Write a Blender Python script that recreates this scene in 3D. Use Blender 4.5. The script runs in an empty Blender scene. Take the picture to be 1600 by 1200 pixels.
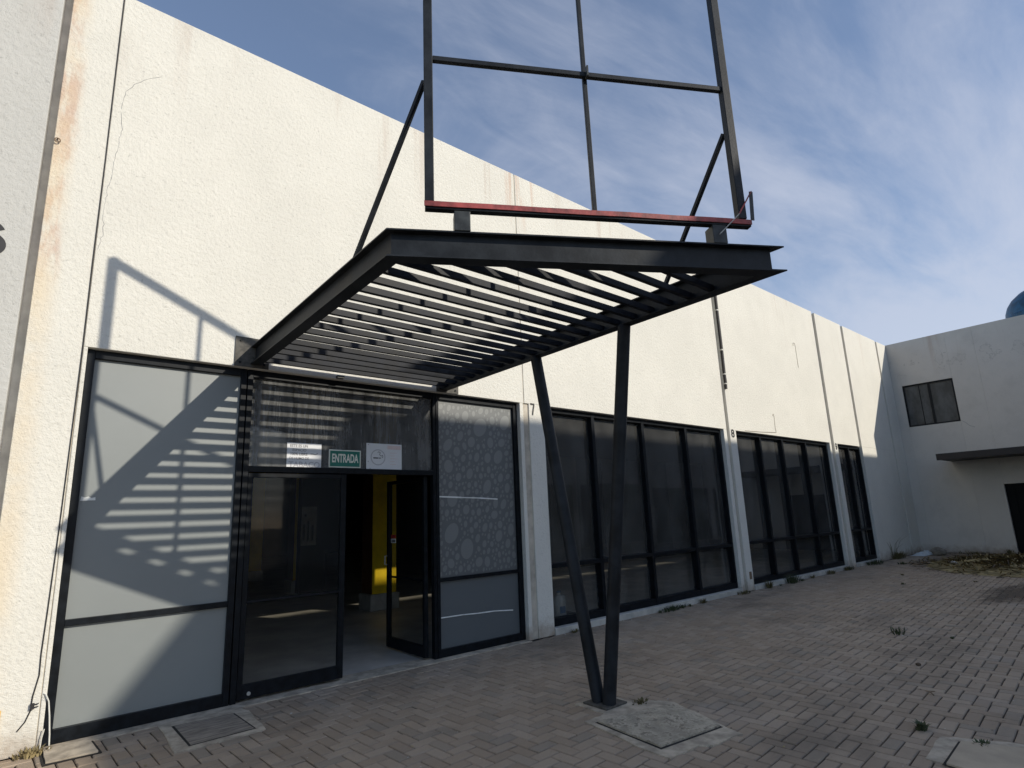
import bpy, bmesh, math, random
import numpy as np
from mathutils import Vector, Matrix

random.seed(7)
rng = np.random.default_rng(7)
S = bpy.context.scene
COL = S.collection

# ------------------------------------------------------------------ camera
W_IMG = 1600.0
F_PX = 876.013
CAM_R = Vector((0.77119184, -0.63544294, -0.03841111))
CAM_U = Vector((-0.09913116, -0.17947202, 0.97875574))
CAM_F = Vector((0.62883715, 0.75100071, 0.20139956))
CAM_P = Vector((-0.96580682, -6.00478718, 1.6))
cd = bpy.data.cameras.new('camera')
cam = bpy.data.objects.new('camera', cd)
COL.objects.link(cam)
cam.matrix_world = Matrix((
    (CAM_R.x, CAM_U.x, -CAM_F.x, CAM_P.x),
    (CAM_R.y, CAM_U.y, -CAM_F.y, CAM_P.y),
    (CAM_R.z, CAM_U.z, -CAM_F.z, CAM_P.z),
    (0, 0, 0, 1)))
cd.sensor_width = 36.0
cd.lens = F_PX / W_IMG * 36.0
cd.shift_x = 3.1 / W_IMG
cd.shift_y = 27.8 / W_IMG
cd.clip_end = 2000
cd.clip_start = 0.05
S.camera = cam

# ------------------------------------------------------------------ light
SUN_TRAVEL = Vector((-0.4704, 1.0, -0.595)).normalized()
sl = bpy.data.lights.new('sun', 'SUN')
sl.energy = 3.95
sl.angle = math.radians(0.53)
sl.color = (1.0, 0.925, 0.795)
sun = bpy.data.objects.new('sun', sl)
COL.objects.link(sun)
sun.location = (10, -25, 20)
sun.rotation_euler = SUN_TRAVEL.to_track_quat('-Z', 'Y').to_euler()

S.view_settings.view_transform = 'Standard'
S.view_settings.look = 'None'
S.view_settings.exposure = 0.0
S.view_settings.gamma = 1.0

world = bpy.data.worlds.new('World')
S.world = world
world.use_nodes = True
wn = world.node_tree.nodes
wl = world.node_tree.links
wn.clear()
w_out = wn.new('ShaderNodeOutputWorld')
w_bg = wn.new('ShaderNodeBackground')
w_bg.inputs['Strength'].default_value = 0.15
sky = wn.new('ShaderNodeTexSky')
sky.sky_type = 'NISHITA'
sky.sun_disc = False
TO_SUN = -SUN_TRAVEL
sky.sun_elevation = math.asin(TO_SUN.z)
sky.sun_rotation = math.atan2(TO_SUN.x, TO_SUN.y)
sky.air_density = 1.0
sky.dust_density = 0.6
sky.ozone_density = 3.2
# thin cirrus laid on a flat cloud layer overhead
tc = wn.new('ShaderNodeTexCoord')
sep = wn.new('ShaderNodeSeparateXYZ')
wl.new(tc.outputs['Generated'], sep.inputs[0])


def wmath(op, a, b=None):
    n = wn.new('ShaderNodeMath')
    n.operation = op
    for i, v in enumerate((a, b)):
        if v is None:
            continue
        if isinstance(v, (int, float)):
            n.inputs[i].default_value = v
        else:
            wl.new(v, n.inputs[i])
    return n.outputs[0]


zz = wmath('ADD', wmath('MAXIMUM', sep.outputs[2], 0.0), 0.22)
px = wmath('DIVIDE', sep.outputs[0], zz)
py = wmath('DIVIDE', sep.outputs[1], zz)
comb = wn.new('ShaderNodeCombineXYZ')
wl.new(px, comb.inputs[0])
wl.new(py, comb.inputs[1])
mp = wn.new('ShaderNodeMapping')
mp.inputs['Rotation'].default_value = (0, 0, math.radians(35))
mp.inputs['Scale'].default_value = (0.7, 1.9, 1)
mp.inputs['Location'].default_value = (0.4, 1.3, 0)
wl.new(comb.outputs[0], mp.inputs[0])


def wnoise(scale, detail, rough, dist):
    n = wn.new('ShaderNodeTexNoise')
    n.inputs['Scale'].default_value = scale
    n.inputs['Detail'].default_value = detail
    n.inputs['Roughness'].default_value = rough
    n.inputs['Distortion'].default_value = dist
    wl.new(mp.outputs[0], n.inputs['Vector'])
    return n.outputs['Fac']


n1 = wnoise(1.1, 8, 0.62, 0.6)
n2 = wnoise(5.0, 6, 0.6, 0.8)
mix = wmath('ADD', wmath('MULTIPLY', n1, 0.78), wmath('MULTIPLY', n2, 0.22))
# more cloud low in the sky towards +x
low = wmath('SUBTRACT', 1.0, wmath('MINIMUM', wmath('MULTIPLY', wmath('MAXIMUM', sep.outputs[2], 0.0), 1.6), 1.0))
mix = wmath('ADD', mix, wmath('MULTIPLY', low, 0.24))
mix = wmath('ADD', mix, wmath('MULTIPLY', wmath('SUBTRACT', sep.outputs[0], 0.55), 0.15))
ramp = wn.new('ShaderNodeMapRange')
ramp.interpolation_type = 'SMOOTHSTEP'
ramp.inputs['From Min'].default_value = 0.40
ramp.inputs['From Max'].default_value = 0.80
ramp.inputs['To Min'].default_value = 0.10
ramp.inputs['To Max'].default_value = 0.70
wl.new(mix, ramp.inputs['Value'])
wmix = wn.new('ShaderNodeMixRGB')
wl.new(ramp.outputs[0], wmix.inputs['Fac'])
wl.new(sky.outputs[0], wmix.inputs['Color1'])
wmix.inputs['Color2'].default_value = (4.3, 4.55, 5.3, 1)
wl.new(wmix.outputs[0], w_bg.inputs['Color'])
wl.new(w_bg.outputs[0], w_out.inputs['Surface'])


# ------------------------------------------------------------------ materials
class NT:
    def __init__(self, name):
        self.m = bpy.data.materials.new(name)
        self.m.use_nodes = True
        self.t = self.m.node_tree
        self.n = self.t.nodes
        self.l = self.t.links
        self.n.clear()
        self.out = self.n.new('ShaderNodeOutputMaterial')
        self.tc = self.n.new('ShaderNodeTexCoord')

    def put(self, node, sock, v):
        s = node.inputs[sock]
        if hasattr(v, 'is_output'):
            self.l.new(v, s)
        elif isinstance(v, (tuple, list)):
            s.default_value = tuple(v) + ((1,) if len(v) == 3 and s.type == 'RGBA' else ())
        else:
            s.default_value = v

    def math(self, op, a, b=0.0, c=None):
        n = self.n.new('ShaderNodeMath')
        n.operation = op
        self.put(n, 0, a)
        self.put(n, 1, b)
        if c is not None:
            self.put(n, 2, c)
        return n.outputs[0]

    def coords(self, scale=(1, 1, 1)):
        mp = self.n.new('ShaderNodeMapping')
        mp.inputs['Scale'].default_value = scale
        self.l.new(self.tc.outputs['Object'], mp.inputs[0])
        return mp.outputs[0]

    def xyz(self):
        s = self.n.new('ShaderNodeSeparateXYZ')
        self.l.new(self.tc.outputs['Object'], s.inputs[0])
        return s.outputs

    def noise(self, scale, detail=5, rough=0.55, stretch=(1, 1, 1), dist=0.0):
        n = self.n.new('ShaderNodeTexNoise')
        n.inputs['Scale'].default_value = scale
        n.inputs['Detail'].default_value = detail
        n.inputs['Roughness'].default_value = rough
        n.inputs['Distortion'].default_value = dist
        self.l.new(self.coords(stretch), n.inputs['Vector'])
        return n.outputs['Fac']

    def step(self, v, a, b, lo=0.0, hi=1.0):
        n = self.n.new('ShaderNodeMapRange')
        n.interpolation_type = 'SMOOTHSTEP'
        self.put(n, 'Value', v)
        n.inputs['From Min'].default_value = a
        n.inputs['From Max'].default_value = b
        n.inputs['To Min'].default_value = lo
        n.inputs['To Max'].default_value = hi
        return n.outputs[0]

    def mixc(self, f, a, b):
        n = self.n.new('ShaderNodeMixRGB')
        self.put(n, 'Fac', f)
        self.put(n, 'Color1', a)
        self.put(n, 'Color2', b)
        return n.outputs[0]

    def bump(self, h, strength=0.3, dist=0.01, prev=None):
        n = self.n.new('ShaderNodeBump')
        n.inputs['Strength'].default_value = strength
        n.inputs['Distance'].default_value = dist
        self.put(n, 'Height', h)
        if prev is not None:
            self.put(n, 'Normal', prev)
        return n.outputs[0]

    def bsdf(self, col, rough=0.8, metal=0.0, normal=None, spec=0.5):
        n = self.n.new('ShaderNodeBsdfPrincipled')
        self.put(n, 'Base Color', col)
        self.put(n, 'Roughness', rough)
        self.put(n, 'Metallic', metal)
        self.put(n, 'Specular IOR Level', spec)
        if normal is not None:
            self.put(n, 'Normal', normal)
        return n.outputs[0]

    def finish(self, sh):
        self.l.new(sh, self.out.inputs['Surface'])
        return self.m


def plain(name, col, rough=0.6, var=0.12, scale=8.0, bump=0.0, bscale=120.0, metal=0.0, stretch=(1, 1, 1), spec=0.5):
    t = NT(name)
    f = t.noise(scale, 6, 0.6, stretch)
    dark = tuple(c * (1 - var) for c in col)
    light = tuple(min(1, c * (1 + var)) for c in col)
    c = t.mixc(t.step(f, 0.3, 0.7), dark, light)
    nm = t.bump(t.noise(bscale, 3), bump, 0.004) if bump else None
    r = t.math('ADD', t.math('MULTIPLY', f, 0.2), rough - 0.1)
    return t.finish(t.bsdf(c, r, metal, nm, spec))


def stucco(name, col, rust=False, peel=False, dirt_top=None, grain=1.0):
    t = NT(name)
    x, y, z = t.xyz()
    big = t.noise(0.9, 6, 0.6)
    mid = t.noise(7.0, 6, 0.65)
    fine = t.noise(95.0, 3, 0.7)
    c = t.mixc(t.step(big, 0.3, 0.75), tuple(v * 0.93 for v in col), col)
    c = t.mixc(t.step(mid, 0.55, 0.8, 0, 0.35), c, tuple(v * 0.86 for v in col))
    # little pits and specks of the sprayed render
    pit = t.noise(26.0, 4, 0.7)
    c = t.mixc(t.step(pit, 0.57, 0.72, 0, 0.45 * grain), c, tuple(v * 0.45 for v in col))
    c = t.mixc(t.step(t.noise(2.3, 7, 0.7), 0.5, 0.72, 0, 0.28), c, tuple(v * 0.84 for v in col))
    # drips that run down from the parapet
    drip = t.noise(3.2, 5, 0.6, (1, 1, 0.06), 0.3)
    if dirt_top:
        hi = t.step(z, dirt_top - 1.6, dirt_top, 0, 0.55)
        c = t.mixc(t.math('MULTIPLY', t.step(drip, 0.55, 0.75), hi), c, (0.42, 0.30, 0.23))
    # splash dirt at the foot
    sp = t.math('ADD', z, t.math('MULTIPLY', mid, 0.5))
    c = t.mixc(t.step(sp, 0.2, 0.55, 0.75, 0), c, (0.30, 0.22, 0.15))
    if rust:
        w = t.math('ADD', x, t.math('MULTIPLY', t.math('SUBTRACT', t.noise(2.2, 6, 0.65, (1, 1, 0.5)), 0.5), 0.30))
        band = t.math('MULTIPLY', t.step(w, -1.24, -1.19), t.step(w, -1.12, -1.02, 1, 0))
        band = t.math('MULTIPLY', band, t.step(z, 3.6, 4.0))
        band = t.math('MULTIPLY', band, t.step(t.noise(9, 5, 0.7, (1, 1, 0.3)), 0.35, 0.62))
        c = t.mixc(t.math('MULTIPLY', band, 0.6), c, (0.52, 0.30, 0.21))
        warm = t.math('MULTIPLY', t.step(x, -0.98, -1.16, 0, 0.5), t.step(big, 0.35, 0.6))
        c = t.mixc(warm, c, (0.72, 0.56, 0.34))
        # streaks beside the panel joint over the entrance
        s2 = t.math('MULTIPLY', t.step(x, 3.9, 4.2), t.step(x, 4.5, 4.8, 1, 0))
        s2 = t.math('MULTIPLY', s2, t.step(z, 5.7, 6.5))
        s2 = t.math('MULTIPLY', s2, t.step(t.noise(9, 4, 0.6, (1, 1, 0.05)), 0.52, 0.66))
        c = t.mixc(t.math('MULTIPLY', s2, 0.5), c, (0.55, 0.33, 0.22))
    if peel:
        pz = t.step(z, 5.6, 5.8)
        pz = t.math('MULTIPLY', pz, t.step(z, 6.2, 6.5, 1, 0))
        edge = t.noise(2.6, 4, 0.55)
        ring = t.math('MULTIPLY', t.step(edge, 0.56, 0.575), t.step(edge, 0.585, 0.60, 1, 0))
        c = t.mixc(t.math('MULTIPLY', t.math('MULTIPLY', ring, pz), 0.35), c, tuple(v * 0.45 for v in col))
        c = t.mixc(t.step(t.noise(1.3, 6, 0.68), 0.48, 0.68, 0, 0.42), c, tuple(v * 0.78 for v in col))
    nm = t.bump(fine, 0.6 * grain, 0.008)
    nm = t.bump(t.noise(24.0, 4, 0.65), 0.5 * grain, 0.02, nm)
    return t.finish(t.bsdf(c, 0.9, 0, nm, 0.25))


M = {}
M['cream'] = stucco('cream_stucco', (0.755, 0.735, 0.665), rust=True, dirt_top=6.9)
M['white_wall'] = stucco('white_stucco', (0.56, 0.555, 0.525), dirt_top=7.3)
M['far_wall'] = stucco('weathered_white_render', (0.65, 0.61, 0.555), peel=True, dirt_top=6.87, grain=0.4)
M['opp_wall'] = stucco('opposite_render', (0.55, 0.53, 0.50), dirt_top=10.2, grain=0.4)
M['groove'] = plain('joint_shadow_gap', (0.50, 0.455, 0.38), 0.9, 0.2, 6, 0.3)
M['steel'] = plain('charcoal_paint', (0.0155, 0.0185, 0.0225), 0.5, 0.45, 5, 0.2, 60, spec=0.22)
M['slat'] = plain('slat_paint', (0.016, 0.018, 0.023), 0.5, 0.5, 6, 0.2, 60, spec=0.15)
M['void'] = plain('unlit_black', (0.004, 0.005, 0.006), 0.7, 0.2, 6, spec=0.2)  # near-black stands in for the dark far opening; also on opposite panes
M['shade_joint'] = plain('grey_joint_render', (0.80, 0.78, 0.74), 0.9, 0.15, 6, 0.3)
M['steel_worn'] = plain('charcoal_paint_worn', (0.035, 0.04, 0.042), 0.5, 0.45, 14, 0.15, 90, spec=0.35)
M['alum'] = plain('black_aluminium', (0.0055, 0.0075, 0.0105), 0.42, 0.4, 12, 0.05, 80, spec=0.18)
M['red'] = plain('faded_red_paint', (0.28, 0.05, 0.047), 0.55, 0.55, 9, 0.3, 40)
M['plate'] = plain('weathered_steel_plate', (0.075, 0.07, 0.06), 0.7, 0.5, 18, 0.3, 60)
M['white_paint'] = plain('white_paint', (0.7, 0.7, 0.68), 0.6, 0.08, 12)
M['paper'] = plain('white_paper', (0.70, 0.71, 0.72), 0.7, 0.03, 6)
M['black_ink'] = plain('black_ink', (0.02, 0.02, 0.022), 0.6, 0.1, 20)
M['grey_ink'] = plain('grey_ink', (0.22, 0.22, 0.23), 0.7, 0.1, 20)
M['pale_ink'] = plain('pale_ink', (0.45, 0.45, 0.47), 0.7, 0.05, 20)
M['pink_ink'] = plain('faded_pink_ink', (0.66, 0.55, 0.53), 0.7, 0.05, 20)
M['green'] = plain('sign_green', (0.008, 0.16, 0.12), 0.35, 0.06, 10)
M['sign_white'] = plain('sign_cream', (0.75, 0.75, 0.66), 0.4, 0.04, 10)
M['partition'] = plain('grey_partition_board', (0.20, 0.20, 0.19), 0.8, 0.15, 2)
M['partition_dark'] = plain('dark_partition_board', (0.10, 0.10, 0.095), 0.8, 0.15, 2)
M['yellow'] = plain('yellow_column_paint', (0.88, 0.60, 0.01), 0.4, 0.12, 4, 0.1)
M['brown_shade'] = plain('column_side_shade', (0.10, 0.045, 0.02), 0.6, 0.2, 4)  # shade put into the colour of the columns' left face
M['plinth'] = plain('grey_plinth', (0.42, 0.41, 0.38), 0.8, 0.15, 6)
M['concrete'] = plain('old_concrete', (0.41, 0.35, 0.27), 0.9, 0.35, 7, 0.6, 60)
M['concrete_warm'] = plain('smooth_concrete_slab', (0.43, 0.355, 0.26), 0.9, 0.15, 3, 0.3, 90)
M['kerb'] = plain('painted_kerb', (0.48, 0.46, 0.41), 0.9, 0.2, 4, 0.4, 60)
M['gap'] = plain('dark_gap', (0.018, 0.016, 0.014), 0.95, 0.2, 12)
M['wood_fill'] = plain('worn_board', (0.24, 0.205, 0.165), 0.9, 0.4, 5, 0.5, 40, stretch=(1, 6, 1))
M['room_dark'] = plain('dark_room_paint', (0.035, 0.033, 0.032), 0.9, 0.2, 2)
M['room_floor'] = plain('bare_screed_floor', (0.50, 0.47, 0.42), 0.5, 0.22, 1.5, 0.1, 30)
M['frost_white'] = plain('white_tape_and_light_lines', (0.72, 0.74, 0.72), 0.6, 0.1, 12)  # torn tape, and the painted lines of light on the right panes
M['cable'] = plain('black_cable', (0.02, 0.018, 0.018), 0.6, 0.2, 12)
M['white_cable'] = plain('white_cable', (0.65, 0.64, 0.58), 0.5, 0.1, 12)
M['rust'] = plain('rusty_wire', (0.20, 0.14, 0.09), 0.85, 0.4, 20)
M['straw'] = plain('dry_straw', (0.27, 0.215, 0.105), 0.9, 0.4, 3)
M['soil'] = plain('dry_soil', (0.10, 0.072, 0.05), 0.95, 0.4, 4, 0.7, 20)
t = NT('scattered_soil')
sp_ = t.n.new('ShaderNodeSeparateXYZ')
t.l.new(t.tc.outputs['Generated'], sp_.inputs[0])
u_ = t.math('MULTIPLY', t.math('SUBTRACT', sp_.outputs[0], 0.5), 2.0)
v_ = t.math('MULTIPLY', t.math('SUBTRACT', sp_.outputs[1], 0.5), 2.0)
r_ = t.math('SQRT', t.math('ADD', t.math('MULTIPLY', u_, u_), t.math('MULTIPLY', v_, v_)))
cov = t.math('SUBTRACT', t.math('ADD', t.math('MULTIPLY', t.noise(2.2, 9, 0.78, (0.5, 1.6, 1)), 2.2), -0.42), r_)
al = t.step(cov, -0.25, 0.5, 0, 0.72)
cc = t.mixc(t.noise(6, 6, 0.7), (0.075, 0.055, 0.04), (0.16, 0.125, 0.09))
b_ = t.bsdf(cc, 0.95, 0, t.bump(t.noise(40, 5, 0.7), 0.7, 0.02))
tr_ = t.n.new('ShaderNodeBsdfTransparent')
ms_ = t.n.new('ShaderNodeMixShader')
t.put(ms_, 0, al)
t.l.new(tr_.outputs[0], ms_.inputs[1])
t.l.new(b_, ms_.inputs[2])
M['soil'] = t.finish(ms_.outputs[0])
M['clod'] = plain('dark_clod', (0.10, 0.072, 0.05), 0.95, 0.4, 4, 0.7, 20)
M['rock'] = plain('grey_rock', (0.24, 0.21, 0.17), 0.95, 0.3, 6, 0.6, 20)
M['weed'] = plain('weed_leaf', (0.050, 0.066, 0.026), 0.8, 0.4, 30)
M['weed_dry'] = plain('dry_weed_leaf', (0.13, 0.11, 0.045), 0.9, 0.4, 30)
M['jug'] = plain('milky_plastic', (0.62, 0.66, 0.68), 0.35, 0.05, 10)
M['blue_label'] = plain('blue_label', (0.03, 0.16, 0.38), 0.4, 0.15, 12)
M['wood'] = plain('raw_pine', (0.34, 0.20, 0.09), 0.7, 0.2, 8, stretch=(8, 8, 1))
M['blue_tarp'] = plain('blue_tank_plastic', (0.012, 0.075, 0.14), 0.45, 0.5, 5, 0.6, 9)
M['awning'] = plain('dark_brown_awning', (0.016, 0.013, 0.014), 0.6, 0.2, 4)
M['sticker_red'] = plain('red_sticker', (0.42, 0.04, 0.03), 0.5, 0.1, 12)
M['yellow_sign'] = plain('yellow_notice', (0.80, 0.53, 0.10), 0.5, 0.1, 12)


def glass(name, tint, dust=0.06, dust_col=(0.42, 0.43, 0.42), streak=False, refl=1.0):
    t = NT(name)
    tr = t.n.new('ShaderNodeBsdfTransparent')
    tr.inputs['Color'].default_value = tuple(tint) + (1,)
    gl = t.n.new('ShaderNodeBsdfGlossy')
    gl.inputs['Roughness'].default_value = 0.03
    gl.inputs['Color'].default_value = (0.95, 0.97, 1.0, 1)
    wob = t.bump(t.noise(0.7, 1), 0.035, 0.02)
    t.l.new(wob, gl.inputs['Normal'])
    fr = t.n.new('ShaderNodeFresnel')
    fr.inputs['IOR'].default_value = 1.5
    bk = t.n.new('ShaderNodeNewGeometry')
    front = t.math('SUBTRACT', 1.0, bk.outputs['Backfacing'])
    m1 = t.n.new('ShaderNodeMixShader')
    t.l.new(t.math('MULTIPLY', t.math('MULTIPLY', fr.outputs[0], refl), front), m1.inputs[0])
    t.l.new(tr.outputs[0], m1.inputs[1])
    t.l.new(gl.outputs[0], m1.inputs[2])
    df = t.n.new('ShaderNodeBsdfDiffuse')
    df.inputs['Color'].default_value = tuple(dust_col) + (1,)
    if streak:
        a = t.noise(22, 5, 0.7, (1, 1, 0.10), 0.25)
        b = t.noise(2.0, 4, 0.6)
        fac = t.math('MULTIPLY', t.step(a, 0.28, 0.62, 0.3, 1.0), t.step(b, 0.25, 0.7, dust * 0.6, dust))
    else:
        a = t.noise(3.0, 6, 0.65, (1, 1, 0.5))
        fac = t.step(a, 0.3, 0.75, dust * 0.55, dust * 1.3)
    m2 = t.n.new('ShaderNodeMixShader')
    t.put(m2, 0, t.math('MULTIPLY', fac, front))
    t.l.new(m1.outputs[0], m2.inputs[1])
    t.l.new(df.outputs[0], m2.inputs[2])
    return t.finish(m2.outputs[0])


M['glass_door'] = glass('tinted_door_glass', (0.88, 0.88, 0.86), 0.02, refl=0.5)
M['glass_win'] = glass('tinted_window_glass', (0.72, 0.72, 0.70), 0.085, (0.55, 0.55, 0.53), refl=1.0)
M['glass_trans'] = glass('dirty_transom_glass', (0.45, 0.45, 0.45), 0.24, (0.66, 0.67, 0.66), streak=True, refl=0.6)
M['glass_far'] = glass('grey_office_glass', (0.05, 0.05, 0.05), 0.60, (0.19, 0.193, 0.19), refl=0.4)


def frosted(name, col, rough=0.55):
    t = NT(name)
    f = t.noise(1.3, 4, 0.6)
    c = t.mixc(t.step(f, 0.3, 0.7), tuple(v * 0.94 for v in col), col)
    sm = t.noise(5, 6, 0.7, (1, 1, 0.6))
    c = t.mixc(t.step(sm, 0.62, 0.72, 0, 0.12), c, tuple(min(1, v * 1.35) for v in col))
    return t.finish(t.bsdf(c, rough, 0, t.bump(t.noise(3, 3), 0.05, 0.01), 1.0))


M['frosted'] = frosted('frosted_film', (0.200, 0.219, 0.216))
M['frosted_dark'] = frosted('grey_frosted_film', (0.085, 0.102, 0.112))
M['bubble_back'] = frosted('printed_film_back', (0.095, 0.105, 0.108))
M['bubble'] = frosted('printed_film_dots', (0.165, 0.177, 0.175))

# pavers: colour differs from brick to brick, worn dark patches
t = NT('clay_paver')
geo = t.n.new('ShaderNodeNewGeometry')
rnd = geo.outputs['Random Per Island']
c = t.mixc(rnd, (0.310, 0.240, 0.174), (0.388, 0.308, 0.230))
c = t.mixc(t.step(t.math('FRACT', t.math('MULTIPLY', rnd, 7.31)), 0.80, 0.95, 0, 0.6), c, (0.26, 0.225, 0.18))
dirt = t.noise(0.55, 7, 0.68, (0.6, 1.2, 1))
c = t.mixc(t.step(dirt, 0.50, 0.70, 0, 0.62), c, (0.130, 0.108, 0.085))
dust = t.noise(1.1, 6, 0.6)
c = t.mixc(t.step(dust, 0.5, 0.75, 0, 0.40), c, (0.36, 0.31, 0.265))
c = t.mixc(t.step(t.noise(60, 3, 0.7), 0.55, 0.75, 0, 0.3), c, (0.14, 0.11, 0.09))
c = t.mixc(t.step(t.noise(34, 2, 0.4), 0.76, 0.78, 0, 0.8), c, (0.6, 0.57, 0.5))
nm = t.bump(t.noise(140, 4, 0.7), 0.5, 0.004)
M['paver'] = t.finish(t.bsdf(c, 0.85, 0, nm, 0.3))

t = NT('joint_sand')
c = t.mixc(t.noise(3, 6), (0.03, 0.024, 0.019), (0.07, 0.056, 0.045))
M['sand'] = t.finish(t.bsdf(c, 0.95, 0, t.bump(t.noise(80, 3), 0.6, 0.01)))

t = NT('rough_cement_cover')
a = t.noise(9, 8, 0.72)
c = t.mixc(t.step(a, 0.38, 0.62), (0.35, 0.305, 0.235), (0.55, 0.485, 0.375))
c = t.mixc(t.step(t.noise(17, 6, 0.75), 0.52, 0.61, 0, 0.75), c, (0.15, 0.125, 0.095))
M['cover'] = t.finish(t.bsdf(c, 0.95, 0, t.bump(t.noise(16, 7, 0.75), 0.9, 0.03)))


# ------------------------------------------------------------------ mesh helpers
class MB:
    def __init__(self):
        self.v = []
        self.f = []
        self.mi = []

    def add(self, vs, fs, mi=0):
        o = len(self.v)
        self.v += [tuple(p) for p in vs]
        self.f += [tuple(i + o for i in f) for f in fs]
        self.mi += [mi] * len(fs)
        return self

    def box(self, x0, x1, y0, y1, z0, z1, mi=0):
        vs = [(x0, y0, z0), (x1, y0, z0), (x1, y1, z0), (x0, y1, z0), (x0, y0, z1), (x1, y0, z1), (x1, y1, z1), (x0, y1, z1)]
        fs = [(0, 3, 2, 1), (4, 5, 6, 7), (0, 1, 5, 4), (1, 2, 6, 5), (2, 3, 7, 6), (3, 0, 4, 7)]
        return self.add(vs, fs, mi)

    def prism(self, poly, z0, z1, mi=0):
        n = len(poly)
        a = sum(poly[i][0] * poly[(i + 1) % n][1] - poly[(i + 1) % n][0] * poly[i][1] for i in range(n))
        if a < 0:
            poly = poly[::-1]
        vs = [(p[0], p[1], z0) for p in poly] + [(p[0], p[1], z1) for p in poly]
        fs = [tuple(range(n - 1, -1, -1)), tuple(range(n, 2 * n))]
        fs += [(i, (i + 1) % n, n + (i + 1) % n, n + i) for i in range(n)]
        return self.add(vs, fs, mi)

    def bar(self, p, q, w, h, up=(0, 0, 1), mi=0):
        p, q = Vector(p), Vector(q)
        d = (q - p).normalized()
        u = Vector(up)
        s = d.cross(u)
        if s.length < 1e-4:
            s = d.cross(Vector((1, 0, 0)))
        s.normalize()
        u = s.cross(d).normalized()
        vs = []
        for c in (p, q):
            for a, b in ((-1, -1), (1, -1), (1, 1), (-1, 1)):
                vs.append(c + s * (a * w / 2) + u * (b * h / 2))
        fs = [(0, 1, 2, 3), (7, 6, 5, 4), (0, 4, 5, 1), (1, 5, 6, 2), (2, 6, 7, 3), (3, 7, 4, 0)]
        return self.add(vs, fs, mi)

    def tube(self, pts, r, n=10, cap=True, mi=0):
        pts = [Vector(p) for p in pts]
        rs = r if isinstance(r, (list, tuple)) else [r] * len(pts)
        rings = []
        ref = None
        for i, p in enumerate(pts):
            d = (pts[min(i + 1, len(pts) - 1)] - pts[max(i - 1, 0)]).normalized()
            if ref is None:
                ref = d.orthogonal().normalized()
            s = (ref - d * ref.dot(d)).normalized()
            ref = s
            u = d.cross(s)
            rings.append([p + (s * math.cos(2 * math.pi * k / n) + u * math.sin(2 * math.pi * k / n)) * rs[i] for k in range(n)])
        vs = [v for R in rings for v in R]
        fs = []
        for i in range(len(pts) - 1):
            for k in range(n):
                a, b = i * n + k, i * n + (k + 1) % n
                fs.append((a, b, b + n, a + n))
        if cap:
            fs.append(tuple(range(n - 1, -1, -1)))
            fs.append(tuple(range((len(pts) - 1) * n, len(pts) * n)))
        return self.add(vs, fs, mi)

    def lathe(self, c, prof, n=32, mi=0):
        vs, fs = [], []
        for r, z in prof:
            for k in range(n):
                a = 2 * math.pi * k / n
                vs.append((c[0] + r * math.cos(a), c[1] + r * math.sin(a), c[2] + z))
        for i in range(len(prof) - 1):
            for k in range(n):
                a, b = i * n + k, i * n + (k + 1) % n
                fs.append((a, b, b + n, a + n))
        fs.append(tuple(range((len(prof) - 1) * n, len(prof) * n)))
        fs.append(tuple(range(n - 1, -1, -1)))
        return self.add(vs, fs, mi)

    def disc_xz(self, x, y, z, rx, rz, ang=0.0, n=20, mi=0):
        vs = []
        for k in range(n):
            a = -2 * math.pi * k / n
            u, v = rx * math.cos(a), rz * math.sin(a)
            vs.append((x + u * math.cos(ang) - v * math.sin(ang), y, z + u * math.sin(ang) + v * math.cos(ang)))
        return self.add(vs, [tuple(range(n - 1, -1, -1))], mi)

    def build(self, name, mat, parent=None, bevel=0.0, smooth=False, origin=None):
        me = bpy.data.meshes.new(name)
        base = Vector((0, 0, 0))
        if parent is not None:
            p = parent
            while p is not None:
                base += p.location
                p = p.parent
        elif origin is not None:
            base = Vector(origin)
        me.from_pydata([(v[0] - base.x, v[1] - base.y, v[2] - base.z) for v in self.v], [], self.f)
        for m_ in (mat if isinstance(mat, list) else [mat]):
            me.materials.append(m_)
        for p, i in zip(me.polygons, self.mi):
            p.material_index = i
        me.update()
        o = bpy.data.objects.new(name, me)
        COL.objects.link(o)
        if parent is not None:
            o.parent = parent
        else:
            o.location = base
        if bevel:
            b = o.modifiers.new('bevel', 'BEVEL')
            b.width = bevel
            b.segments = 2
            b.limit_method = 'ANGLE'
        if smooth:
            for p in me.polygons:
                p.use_smooth = True
            try:
                me.set_sharp_from_angle(angle=math.radians(40))
            except Exception:
                pass
        return o


def tag(o, label, cat, group=None, kind=None):
    o['label'] = label
    o['category'] = cat
    if group:
        o['group'] = group
    if kind:
        o['kind'] = kind
    return o


def structure(o):
    o['kind'] = 'structure'
    return o


def thing(name, label, cat, loc=(0, 0, 0), group=None):
    o = bpy.data.objects.new(name, None)
    COL.objects.link(o)
    o.location = loc
    o.empty_display_size = 0.3
    return tag(o, label, cat, group)


def text_mesh(mb, body, x, y, z, size, bold=0.0, width=1.0, align='CENTER', mi=0, depth=0.0, normal='-y'):
    cu = bpy.data.curves.new('lettering', 'FONT')
    cu.body = body
    cu.size = size
    cu.offset = bold
    cu.extrude = depth
    cu.align_x = align
    cu.align_y = 'CENTER'
    ob = bpy.data.objects.new('lettering', cu)
    COL.objects.link(ob)
    dg = bpy.context.evaluated_depsgraph_get()
    me = bpy.data.meshes.new_from_object(ob.evaluated_get(dg))
    vs = [(x + v.co.x * width, y - v.co.z, z + v.co.y) for v in me.vertices]
    fs = [tuple(p.vertices) for p in me.polygons]
    mb.add(vs, fs, mi)
    bpy.data.objects.remove(ob)
    bpy.data.curves.remove(cu)
    bpy.data.meshes.remove(me)
    return mb


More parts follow.
